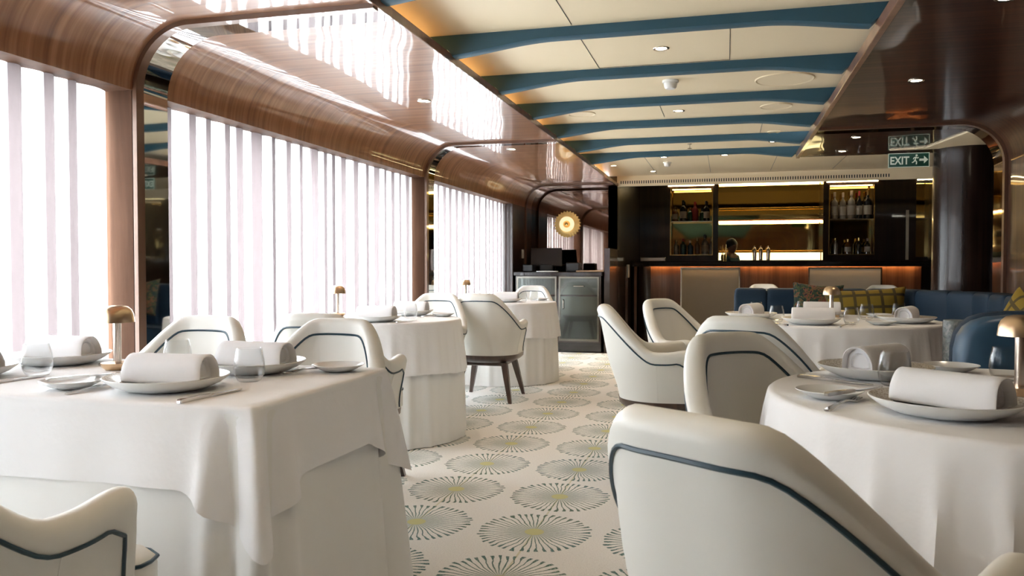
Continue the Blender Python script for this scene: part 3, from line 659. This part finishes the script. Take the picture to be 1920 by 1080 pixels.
def ring_mb():
    q = []; full = []
    for i in range(61): 
        u = -LT + 2 * LT * i / 60; v = surf(u, .38, 1); full.append((v.x, v.y))
    full += [(.20, .31), (.1, .325), (0, .33), (-.1, .325), (-.20, .31)]
    for z, k in ((.318, .86), (.335, .95), (.350, 1.0), (.376, 1.012)): q.append([(x * k, .03 + (y - .03) * k, z) for x, y in full])
    return MB().rings(q, True, True)
def make_chair(label, grp):
    t = thing('tub_chair', label, 'chair', (0, 0, 0), 0, grp)
    obj('backrest_shell', chair_shell(), 'leather', t, True, 60)
    for s in (1, -1):
        o = obj('piping', piping(s), 'pipe', t); o['label'] = 'dark blue piping'
    sm, pm = seat_mb(); st = obj('seat_cushion', sm, 'leather', t, True, 50); obj('piping', pm, 'pipe', st)['label'] = 'dark blue piping'
    obj('base_ring', ring_mb(), 'legwood', t, True, 40)
    obj('apron', MB().box(-.17, .17, -.15, .20, .285, .322, .008), 'legwood', t)
    for sx_ in (-1, 1):
        for sy_ in (-1, 1):
            a = (sx_ * .165, .02 + sy_ * .17); b = (sx_ * .232, .02 + sy_ * .255); q = []
            for (c_, z, hw) in ((a, .315, .024), (((a[0] * .6 + b[0] * .4), (a[1] * .6 + b[1] * .4)), .19, .021), (b, .001, .013)):
                q.append([(c_[0] - hw, c_[1] - hw, z), (c_[0] + hw, c_[1] - hw, z), (c_[0] + hw, c_[1] + hw, z), (c_[0] - hw, c_[1] + hw, z)])
            obj('leg', MB().rings(q, True, True), 'legwood', t, False)
    sm = []
    for s in (-1, 1): sm.append(MB().tube([surf(s * .36, z, 1, .0) for z in (.385, .45, .5, .55, HT(.36) - .065)], .0016, 5))
    for k_ in sm: obj('seam', k_, 'leather', t)
    return t
G1 = 'cream tub chairs around the tables'
c0 = make_chair('cream tub chair seen from behind at the lower right, largest in view', G1)
def face(deg): return R(deg - 90)      # local +Y turned to face this compass angle (deg from +X)
CH = [
 (.147, 1.425, 55, None),
 (-1.41, 1.20, 92, 'cream tub chair at the lower left corner, cut by the frame'),
 (-2.09, 2.60, -88, 'cream tub chair facing the viewer across the rectangular table, beside the steel band'),
 (-1.49, 2.57, -92, 'cream tub chair facing the viewer at the right end of the rectangular table'),
 (-1.81, 3.55, 96, 'cream tub chair with its back to the rectangular table, at the second left table'),
 (-2.18, 5.66, -88, 'cream tub chair facing the viewer behind the second left table'),
 (-1.88, 6.33, 92, 'cream tub chair on dark legs seen from behind in the left row'),
 (-2.07, 8.36, -90, 'cream tub chair facing the viewer behind the farthest left table'),
 (-.31, 4.45, 8, 'cream tub chair in side view in the aisle, leftmost of the right group'),
 (-.14, 5.08, -32, 'cream tub chair behind the side-view chair, its inner back showing'),
 (.155, 3.79, 72, 'cream tub chair seen from behind, drawn to the farther right table'),
 (.225, 2.34, -48, 'cream tub chair with inner back showing, drawn to the nearer right table'),
 (.42, 9.9, -95, 'cream tub chair standing behind the blue banquette, its top showing left'),
 (1.72, 9.7, -95, 'cream tub chair behind the blue banquette, its top showing over the cushions'),
]
for x, y, a, lb in CH:
    if lb is None: c0.location = (x, y, 0); c0.rotation_euler = (0, 0, face(a))
    else: dup(c0, (x, y, 0), face(a), lb, G1)

# ------------------------------------------------------------ tables and cloths
def make_table(x, y, rnd_r, rect, lab):
    t = thing('dining_table', lab, 'table', (x, y, 0))
    if rnd_r:
        obj('tabletop', MB().lathe([(.001, .715), (rnd_r - .015, .715), (rnd_r - .015, .742), (.001, .742)], 0, 0, 48), 'legwood', t)
    else:
        obj('tabletop', MB().box(-rect[0] + .012, rect[0] - .012, -rect[1] + .012, rect[1] - .012, .715, .742, .004), 'legwood', t)
    obj('pedestal', MB().lathe([(.25, .001), (.25, .02), (.05, .05), (.045, .7), (.12, .715)], 0, 0, 32), 'legwood', t)
def round_cloth(r, ztop, zhem, flare, amp, folds, seed, hemv=0.):
    rnd = random.Random(seed); n = 200; q = []
    q.append([(.001 * math.cos(2 * PI * j / n), .001 * math.sin(2 * PI * j / n), ztop) for j in range(n)])
    for k_ in (.5, .9, .97): q.append([(r * k_ * math.cos(2 * PI * j / n), r * k_ * math.sin(2 * PI * j / n), ztop) for j in range(n)])
    ph_ = [rnd.uniform(0, 6.28) for _ in range(4)]
    def wv(a): 
        b = folds * a + .7 * math.sin(2 * a + ph_[0]) + .5 * math.sin(3 * a + ph_[1]); v = math.sin(b + .9 * math.sin(4 * a + ph_[3]))
        return (v * (.45 + .55 * v)) * (.7 + .3 * math.sin(5 * a + ph_[2]))
    for d, z in ((.0, ztop - .001), (.006, ztop - .006), (.009, ztop - .016)): q.append([((r - .009 + d) * math.cos(2 * PI * j / n), (r - .009 + d) * math.sin(2 * PI * j / n), z) for j in range(n)])
    N = 18
    for i in range(1, N + 1):
        t = i / N; ring = []
        for j_ in range(n):
            a = 2 * PI * j_ / n; wz = wv(a)
            off = flare * t + amp * min(1, t * (ztop - zhem) / .26) ** .75 * wz; zz = ztop - .016 - (ztop - .016 - zhem - hemv * .5 * math.sin(4 * a + ph_[3])) * t
            ring.append(((r + off) * math.cos(a), (r + off) * math.sin(a), zz))
        q.append(ring)
    return MB().rings(q, True, False)
def rect_cloth(hx, hy, ztop, zhem, flare, amp, seed, cdrop, cpush):
    rnd = random.Random(seed); rc = .018; per = []
    segs = [(hx, -hy, 0), (hx, hy, 1), (-hx, hy, 2), (-hx, -hy, 3)]
    # perimeter walk: list of (x,y,nx,ny,cornerweight)
    def side(x0, y0, x1, y1, nx, ny, n):
        for i in range(n):
            t = i / n; x = x0 + (x1 - x0) * t; y = y0 + (y1 - y0) * t; per.append((x, y, nx, ny))
    def corner(cx_, cy_, a0, n=9):
        for i in range(n):
            a = a0 + PI / 2 * i / n; per.append((cx_ + rc * math.cos(a), cy_ + rc * math.sin(a), math.cos(a), math.sin(a)))
    side(hx, -hy + rc, hx, hy - rc, 1, 0, 60); corner(hx - rc, hy - rc, 0); side(hx - rc, hy, -hx + rc, hy, 0, 1, 90); corner(-hx + rc, hy - rc, PI / 2)
    side(-hx, hy - rc, -hx, -hy + rc, -1, 0, 60); corner(-hx + rc, -hy + rc, PI); side(-hx + rc, -hy, hx - rc, -hy, 0, -1, 90); corner(hx - rc, -hy + rc, 1.5 * PI)
    q = []
    for k_ in (.02, .5, .93): q.append([(x * k_, y * k_, ztop) for x, y, a, b in per])
    for d, dz in ((-.006, 0), (-.001, -.003), (.002, -.010)): q.append([(x + a * d, y + b * d, ztop + dz) for x, y, a, b in per])
    N = 20; ph_ = [rnd.uniform(0, 6.28) for _ in range(6)]
    for i in range(1, N + 1):
        t = i / N; ring = []
        for x, y, a, b in per:
            dx_ = hx - abs(x); dy_ = hy - abs(y); dc = math.hypot(max(0, dx_), max(0, dy_))      # distance to corner along side
            s1 = x + y; wave = math.sin(s1 * 9 + ph_[0]) * .5 + math.sin(s1 * 17 + ph_[1]) * .35 + math.sin(s1 * 29 + ph_[2]) * .2
            cw = math.exp(-(dc / (.028 + .02 * t)) ** 2); val = math.exp(-((dc - .07) / .022) ** 2); lob = math.exp(-((dc - .125) / .03) ** 2)
            off = flare * t + amp * t * wave * (1 - cw) - .034 * val * t ** .6 + .030 * lob * t
            sx_ = 1 if x > 0 else -1; sy_ = 1 if y > 0 else -1
            px_ = x + a * off + sx_ * cpush * cw * t ** .8 * .7; py_ = y + b * off + sy_ * cpush * cw * t ** .8 * .7
            hem = zhem - cdrop * max(0, 1 - dc / .20) ** 1.3
            ring.append((px_, py_, ztop - .010 - (ztop - .010 - hem) * t))
        q.append(ring)
    return MB().rings(q, True, False)
def cloth_pair(nm, mbu, mbt, loc, l1, l2):
    o = obj('table_underlay_cloth', mbu, 'under', None, True, 80); o.location = (*loc, 0); tag(o, l1, 'tablecloth', 'floor-length underlay cloths')
    o = obj('tablecloth', mbt, 'linen', None, True, 50); o.location = (*loc, 0); tag(o, l2, 'tablecloth', 'white top cloths')
LX, LY, LHX, LHY = -1.80, 2.045, .735, .385
make_table(LX, LY, 0, (LHX, LHY), 'rectangular table hidden under white linen at the lower left')
cloth_pair('', rect_cloth(LHX - .003, LHY - .003, .7455, .004, .028, .012, 5, 0, .075), rect_cloth(LHX, LHY, .75, .545, .014, .008, 2, .15, .075), (LX, LY),
           'ivory floor-length underlay on the rectangular table at the lower left', 'white linen top cloth with pointed corners on the rectangular table')
for (x, y, r, seed, name) in ((-2.125, 4.80, .49, 11, 'second left table'), (-2.08, 7.47, .52, 12, 'farthest left table'), (.765, 2.28, .655, 13, 'nearer right table'), (.62, 5.38, .67, 14, 'farther right table')):
    make_table(x, y, r, None, 'round table hidden under white linen, the ' + name)
    big = r > .6; nf = 31 if big else 21
    cloth_pair('', round_cloth(r - .003, .7455, .004, .026 if not big else .012, .018 if not big else .008, nf - 1, seed), round_cloth(r, .75, .43 if not big else .02, .03 if not big else .05, .020 if not big else .030, nf, seed + 20, .02 if not big else 0), (x, y),
               'ivory floor-length underlay on the ' + name, ('short white round top cloth over the ' if not big else 'long white round cloth hanging in folds from the ') + name)

# ------------------------------------------------------------ tableware
def shell_lathe(prof, n=48): return MB().lathe(prof, 0, 0, n)
plate_prof = [(.001, .015), (.095, .015), (.103, .019), (.132, .031), (.160, .038), (.162, .0365), (.159, .032), (.138, .017), (.108, .004), (.088, 0), (.001, 0)]
pl0 = obj('charger_plate', shell_lathe(plate_prof, 64), 'charger')
bp_prof = [(.001, .006), (.040, .007), (.062, .014), (.081, .023), (.082, .0215), (.060, .009), (.040, 0), (.001, 0)]
bp0 = obj('bread_plate', shell_lathe(bp_prof), 'china')
def napkin_mb(L=.225, W=.050, H=.066, seed=0):
    q = []; n = 28; rnd = random.Random(seed)
    def sec(x, k, shrink=1.):
        out = []
        for j_ in range(n):
            a = 2 * PI * j_ / n; c_, s__ = math.cos(a), math.sin(a)
            y_ = W * shrink * (abs(c_) ** .85) * (1 if c_ > 0 else -1); z_ = (H * shrink * (abs(s__) ** .9)) if s__ > 0 else -.012 * shrink * abs(s__) ** .5
            y_ *= 1 + .06 * k * math.sin(3 * a + x * 12); out.append((x, y_, .014 + z_ + (1 - shrink) * .018))
        return out
    hl = L / 2
    q.append(sec(-hl + .022, 1, .05)); q.append(sec(-hl + .022, 1, .5)); q.append(sec(-hl + .014, 1, .56)); q.append(sec(-hl + .020, 1, .62)); q.append(sec(-hl + .020, 1, .86)); q.append(sec(-hl, 1, .88)); q.append(sec(-hl - .003, 1, .95)); q.append(sec(-hl, 1, 1.0))
    for i in range(1, 14):
        x = -hl + L * i / 14; bmp = .03 if 3 < i < 5 else 0; q.append(sec(x, 1 + bmp * 4, 1.0 + (.012 if i in (3,) else 0)))
    q.append(sec(hl, 1, 1.0)); q.append(sec(hl + .003, 1, .95)); q.append(sec(hl, 1, .88)); q.append(sec(hl - .020, 1, .86)); q.append(sec(hl - .020, 1, .62)); q.append(sec(hl - .014, 1, .56)); q.append(sec(hl - .022, 1, .5)); q.append(sec(hl - .022, 1, .05))
    mb = MB().rings(q, True, True)
    return mb
np0 = obj('rolled_napkin', napkin_mb(), 'napkin', None, True, 50)
gl_prof = [(.001, .0), (.026, .0), (.033, .004), (.041, .020), (.044, .038), (.042, .060), (.036, .095), (.0345, .097), (.0335, .095), (.0405, .060), (.0425, .038), (.0395, .022), (.032, .012), (.001, .010)]
gl0 = obj('water_glass', shell_lathe(gl_prof), 'glass')
kn0 = thing('table_knife', 'x', 'knife')
obj('knife_handle', MB().rings([[(x, -w2, 0), (x, w2, 0), (x, w2, h2), (x, -w2, h2)] for x, w2, h2 in ((-.115, .005, .006), (-.11, .0075, .009), (-.05, .006, .009), (-.005, .0045, .008))], True, True), 'silver', kn0)
obj('blade', MB().rings([[(x, -w2, .002), (x, w2, .002), (x, w2, .0045), (x, -w2, .0055)] for x, w2 in ((-.005, .0045), (.01, .009), (.08, .0095), (.105, .006), (.115, .001))], True, True), 'silver', kn0)
fk0 = thing('table_fork', 'x', 'fork')
obj('fork_handle', MB().rings([[(x, -w2, z2), (x, w2, z2), (x, w2, z2 + .004), (x, -w2, z2 + .004)] for x, w2, z2 in ((-.10, .005, 0), (-.095, .0085, 0), (-.04, .004, .006), (.02, .003, .009), (.045, .008, .006), (.055, .012, .003))], True, True), 'silver', fk0)
tn = MB()
for k in range(4):
    y_ = -.0098 + k * .0065; tn.rings([[(x, y_ - .0016, z2), (x, y_ + .0016, z2), (x, y_ + .0016, z2 + .002), (x, y_ - .0016, z2 + .002)] for x, z2 in ((.052, .004), (.075, .003), (.098, .008))], True, True)
obj('tines', tn, 'silver', fk0)
lm0 = thing('table_lamp', 'x', 'lamp')
obj('dome_shade', MB().lathe([(.001, .2065), (.018, .206), (.033, .202), (.044, .192), (.050, .178), (.0525, .158), (.0530, .152), (.051, .152), (.048, .176), (.040, .190), (.02, .198), (.001, .199)], 0, 0, 48), 'brass', lm0)
obj('stem', MB().lathe([(.0125, .02), (.0125, .198)], 0, 0, 24), 'stem', lm0)
obj('base', MB().lathe([(.001, 0), (.036, 0), (.046, .008), (.050, .017), (.050, .022), (.046, .022), (.001, .022)], 0, 0, 48), 'brass', lm0)
state = {}
def put(proto, x, y, z, rz, label, cat, grp, sc_=None):
    k = proto.name
    if k not in state:
        state[k] = 1; proto.location = (x, y, z); proto.rotation_euler = (0, 0, rz); tag(proto, label, cat, grp)
        if sc_: proto.scale = sc_
        return proto
    o = dup(proto, (x, y, z), rz, label, grp, sc_ or (1, 1, 1)); o['category'] = cat; return o
TZ = .751
def setting(x, y, a, txt, grp, ps=1., nl=1.):
    """charger plate with a rolled napkin lying on it; a = direction of the roll"""
    put(pl0, x, y, TZ, 0, 'white charger plate with flecked rim ' + txt, 'plate', 'charger plates', (ps, ps, 1))
    put(np0, x + .01 * math.cos(a), y + .01 * math.sin(a), TZ + .016, a, 'rolled white napkin on the charger plate ' + txt, 'napkin', 'rolled napkins', (nl, 1, 1))
lampsR = R
# left rectangular table
setting(-1.46, 1.855, R(4), 'at the near right of the rectangular table', '')
setting(-1.435, 2.225, R(-2), 'at the far right of the rectangular table', '')
setting(-2.20, 2.25, R(2), 'at the far left of the rectangular table', '')
setting(-2.21, 1.875, R(2), 'at the near left of the rectangular table', '')
put(lm0, -1.895, 2.17, TZ, 0, 'brass mushroom table lamp on the rectangular table', 'lamp', 'brass table lamps')
for x, y, lb in ((-1.72, 1.80, 'small white bread plate with a knife between the near settings of the rectangular table'), (-1.185, 2.31, 'small white bread plate at the far right corner of the rectangular table'), (-1.90, 2.35, 'small white bread plate behind the brass lamp on the rectangular table')):
    put(bp0, x, y, TZ, 0, lb, 'plate', 'bread plates')
for x, y, lb in ((-1.325, 2.035, 'water glass right of the near napkin on the rectangular table'), (-1.70, 2.21, 'water glass right of the brass lamp on the rectangular table'), (-2.03, 1.99, 'water glass left of the brass lamp on the rectangular table'), (-2.42, 2.1, 'water glass at the left edge of the view')):
    put(gl0, x, y, TZ, 0, lb, 'glass', 'water glasses')
put(kn0, -1.265, 1.775, TZ, R(84), 'table knife near the front right corner of the rectangular table', 'knife', 'table knives')
put(kn0, -1.995, 1.875, TZ, R(85), 'table knife at the left edge of the rectangular table', 'knife', 'table knives')
put(kn0, -1.715, 1.86, TZ + .022, R(66), 'butter knife resting across the bread plate beside the brass lamp', 'knife', 'table knives')
put(kn0, -1.965, 2.33, TZ, R(60), 'table knife behind the brass lamp stem', 'knife', 'table knives')
put(fk0, -1.632, 1.80, TZ, R(82), 'fork lying left of the near right charger plate', 'fork', 'table forks')
put(fk0, -1.25, 2.245, TZ + .004, R(-118), 'fork with visible tines by the far right bread plate', 'fork', 'table forks')
# second left table
setting(-2.06, 4.50, R(2), 'at the near side of the second left table', '')
setting(-2.09, 5.13, R(2), 'at the far side of the second left table', '')
put(lm0, -2.53, 4.93, TZ, 0, 'brass mushroom table lamp on the second left table', 'lamp', 'brass table lamps')
put(gl0, -2.32, 4.92, TZ, 0, 'water glass left on the second left table', 'glass', 'water glasses'); put(gl0, -1.95, 4.80, TZ, 0, 'water glass in the middle of the second left table', 'glass', 'water glasses')
put(bp0, -1.83, 5.08, TZ, 0, 'small white bread plate at the far right of the second left table', 'plate', 'bread plates'); put(fk0, -1.90, 4.98, TZ, R(-115), 'fork beside the bread plate on the second left table', 'fork', 'table forks')
put(kn0, -1.86, 4.52, TZ, R(80), 'table knife right of the near plate on the second left table', 'knife', 'table knives'); put(fk0, -2.28, 4.55, TZ, R(70), 'fork left of the near plate on the second left table', 'fork', 'table forks')
# farthest left table
setting(-2.02, 7.35, R(2), 'on the farthest left table', '')
put(lm0, -2.50, 7.6, TZ, 0, 'brass mushroom table lamp on the farthest left table', 'lamp', 'brass table lamps')
put(gl0, -1.86, 7.38, TZ, 0, 'water glass right of the napkin on the farthest left table', 'glass', 'water glasses'); put(gl0, -1.80, 7.6, TZ, 0, 'water glass farther right on the farthest left table', 'glass', 'water glasses'); put(gl0, -2.3, 7.55, TZ, 0, 'water glass near the window on the farthest left table', 'glass', 'water glasses')
put(bp0, -1.78, 7.80, TZ, 0, 'small white bread plate on the farthest left table', 'plate', 'bread plates')
# nearer right table
setting(.48, 1.985, R(-40), 'at the front of the nearer right table', '', 1.0, 1.0)
setting(.435, 2.60, R(50), 'at the back left of the nearer right table', '', 1.0, .95)
put(lm0, .735, 2.33, TZ, 0, 'brass mushroom table lamp at the right edge on the nearer right table', 'lamp', 'brass table lamps')
put(bp0, .255, 2.15, TZ, 0, 'small white bread plate with a knife at the left of the nearer right table', 'plate', 'bread plates'); put(bp0, .69, 2.80, TZ, 0, 'small white bread plate at the back of the nearer right table', 'plate', 'bread plates')
put(gl0, .455, 2.42, TZ, 0, 'water glass behind the front napkin on the nearer right table', 'glass', 'water glasses'); put(gl0, .79, 2.62, TZ, 0, 'water glass left of the lamp stem on the nearer right table', 'glass', 'water glasses')
put(kn0, .305, 2.47, TZ, R(-36), 'table knife lying behind the bread plate on the nearer right table', 'knife', 'table knives')
put(kn0, .31, 2.12, TZ + .022, R(48), 'butter knife resting on the left bread plate of the nearer right table', 'knife', 'table knives')
put(fk0, .272, 2.04, TZ, R(62), 'fork left of the front charger plate on the nearer right table', 'fork', 'table forks')
put(fk0, .60, 1.765, TZ, R(60), 'fork handle at the right edge of the view on the nearer right table', 'fork', 'table forks')
# farther right table
setting(.48, 4.93, R(0), 'at the front of the farther right table', '')
setting(.62, 5.78, R(0), 'at the back of the farther right table', '')
setting(1.04, 5.20, R(68), 'at the right of the farther right table', '')
setting(.16, 5.40, R(70), 'at the left of the farther right table', '')
put(lm0, .66, 5.52, TZ, 0, 'brass mushroom table lamp on the farther right table', 'lamp', 'brass table lamps')
for x, y, lb in ((.20, 5.60, 'leftmost water glass on the farther right table'), (.30, 5.08, 'water glass left of the front napkin on the farther right table'), (.51, 5.80, 'water glass at the back of the farther right table, left of the lamp'),
                 (.70, 4.95, 'water glass in front on the farther right table, right of the napkin'), (.86, 5.45, 'water glass right of the lamp on the farther right table'), (1.08, 5.62, 'rightmost water glass on the farther right table')):
    put(gl0, x, y, TZ, 0, lb, 'glass', 'water glasses')
put(bp0, .86, 4.97, TZ, 0, 'small white bread plate at the front right of the farther right table', 'plate', 'bread plates')
put(fk0, .655, 4.80, TZ, R(60), 'fork at the front edge of the farther right table', 'fork', 'table forks'); put(kn0, .30, 4.86, TZ, R(110), 'table knife at the front left of the farther right table', 'knife', 'table knives')
put(bp0, .98, 5.72, TZ, 0, 'small white bread plate at the back right of the farther right table', 'plate', 'bread plates')

# ------------------------------------------------------------ banquettes and cushions
def puff(x0, x1, y0, y1, z0, z1, r=.05, n=8, ax='z', e=4.):
    """rounded upholstered block (superellipsoid)"""
    q = []; N = 32; K = 14; cx_, cy_, cz_ = (x0 + x1) / 2, (y0 + y1) / 2, (z0 + z1) / 2; a, b, c_ = (x1 - x0) / 2, (y1 - y0) / 2, (z1 - z0) / 2
    def sp(v, p): return (abs(v) ** p) * (1 if v >= 0 else -1)
    for i in range(K + 1):
        ph_ = -PI / 2 + PI * i / K; cz = sp(math.sin(ph_), 2 / e); cr = max(.002, abs(math.cos(ph_)) ** (2 / e))
        q.append([(cx_ + a * cr * sp(math.cos(2 * PI * j_ / N), 2 / e), cy_ + b * cr * sp(math.sin(2 * PI * j_ / N), 2 / e), cz_ + c_ * cz) for j_ in range(N)])
    return MB().rings(q, True, True)
bq = thing('banquette', 'long dark blue channel-backed banquette curving round behind the farther right table', 'banquette', (0, 0, 0))
line = [(.08, 7.62), (1.46, 7.62), (1.66, 7.30), (1.84, 6.98), (1.96, 6.66), (1.985, 6.34), (1.985, 5.05)]
def inset(pl_, d):
    out = []
    for i, p_ in enumerate(pl_):
        a = Vector(pl_[max(i - 1, 0)]); b = Vector(pl_[min(i + 1, len(pl_) - 1)]); t = (b - a).normalized(); out.append((p_[0] + t.y * d, p_[1] - t.x * d))
    return out
def band(d0, d1, z0, z1): 
    a, b = inset(line, d0), inset(line, d1); q = [[(p0[0], p0[1], z0), (p0[0], p0[1], z1), (p1[0], p1[1], z1), (p1[0], p1[1], z0)] for p0, p1 in zip(a, b)]
    return MB().rings(q, True, True)
obj('frame', band(-.03, .06, .002, .86), 'black', bq); obj('seat_cushion', band(.16, .72, .28, .46), 'blue', bq); obj('base', band(.10, .66, .002, .28), 'legwood', bq)
def channel(x0, y0, x1, y1):
    L_ = math.hypot(x1 - x0, y1 - y0); a = math.atan2(y1 - y0, x1 - x0)
    mb = puff(-L_ / 2 - .004, L_ / 2 + .004, -.20, .02, .40, .895, e=9); mb.xf(Matrix.Translation(((x0 + x1) / 2, (y0 + y1) / 2, 0)) @ Matrix.Rotation(a, 4, 'Z')); obj('back_channel', mb, 'blue', bq)
for k in range(5): channel(.08 + k * .276, 7.62, .08 + (k + 1) * .276, 7.62)
for k in range(1, 5): channel(*line[k], *line[k + 1])
for k in range(4): channel(1.985, 6.34 - k * .3225, 1.985, 6.34 - (k + 1) * .3225)
wg = thing('banquette', 'bright blue rounded banquette back at the right edge beside the brass lamp', 'banquette', (0, 0, 0))
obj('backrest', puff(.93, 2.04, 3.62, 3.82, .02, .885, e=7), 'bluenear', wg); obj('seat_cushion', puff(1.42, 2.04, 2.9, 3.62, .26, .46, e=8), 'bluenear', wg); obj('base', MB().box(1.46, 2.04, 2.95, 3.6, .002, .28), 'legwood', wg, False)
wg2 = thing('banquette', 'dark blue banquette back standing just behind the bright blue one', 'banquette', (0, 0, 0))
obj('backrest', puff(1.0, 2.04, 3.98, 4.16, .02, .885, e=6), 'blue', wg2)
st = thing('wine_cooler_stand', 'slim stone-clad pedestal with steel ring and wooden foot beside the blue banquette', 'stand', (1.185, 4.72, 0))
obj('stone_drum', MB().lathe([(.001, .80), (.060, .80), (.064, .79), (.064, .56)], 0, 0, 40), 'marble', st); obj('steel_ring', MB().lathe([(.054, .56), (.056, .555), (.056, .53), (.054, .525)], 0, 0, 40), 'metal', st); obj('wooden_foot', MB().lathe([(.001, .525), (.060, .525), (.060, .002), (.001, .002)], 0, 0, 40), 'barwood', st)
def pillow(w2, h2, d2, m, loc, rx, ry, rz, name, lb):
    q = []; n = 28
    for i in range(n + 1):
        u = -1 + 2 * i / n; q.append([])
    def pt(u, v, s_):
        cu = 1 - .10 * (1 - v * v) * abs(u); cv = 1 - .10 * (1 - u * u) * abs(v); th_ = d2 * (max(0, 1 - abs(u) ** 2.4) ** .5) * (max(0, 1 - abs(v) ** 2.4) ** .5)
        return (u * w2 * cu, s_ * th_, v * h2 * cv)
    mb = MB()
    for s_ in (-1, 1):
        mb.rings([[pt(-1 + 2 * i / n, -1 + 2 * j_ / n, s_) for j_ in range(n + 1)] for i in range(n + 1)], False)
    o = obj(name, mb, m); o.location = loc; o.rotation_euler = (rx, ry, rz); tag(o, lb, 'cushion', 'cushions on the blue banquettes'); return o
pillow(.21, .21, .07, 'floral', (.76, 7.33, .74), R(-16), R(4), 0, 'floral_cushion', 'dark floral cushion half hidden behind the mustard plaid one')
pillow(.33, .19, .09, 'plaid', (1.13, 7.20, .72), R(-14), R(-3), R(3), 'plaid_cushion', 'long mustard plaid cushion leaning on the banquette behind the lamp')
pillow(.20, .20, .07, 'plaid', (1.74, 5.55, .70), R(-12), R(28), R(-80), 'plaid_cushion', 'mustard plaid cushion at the right edge on the wall banquette')
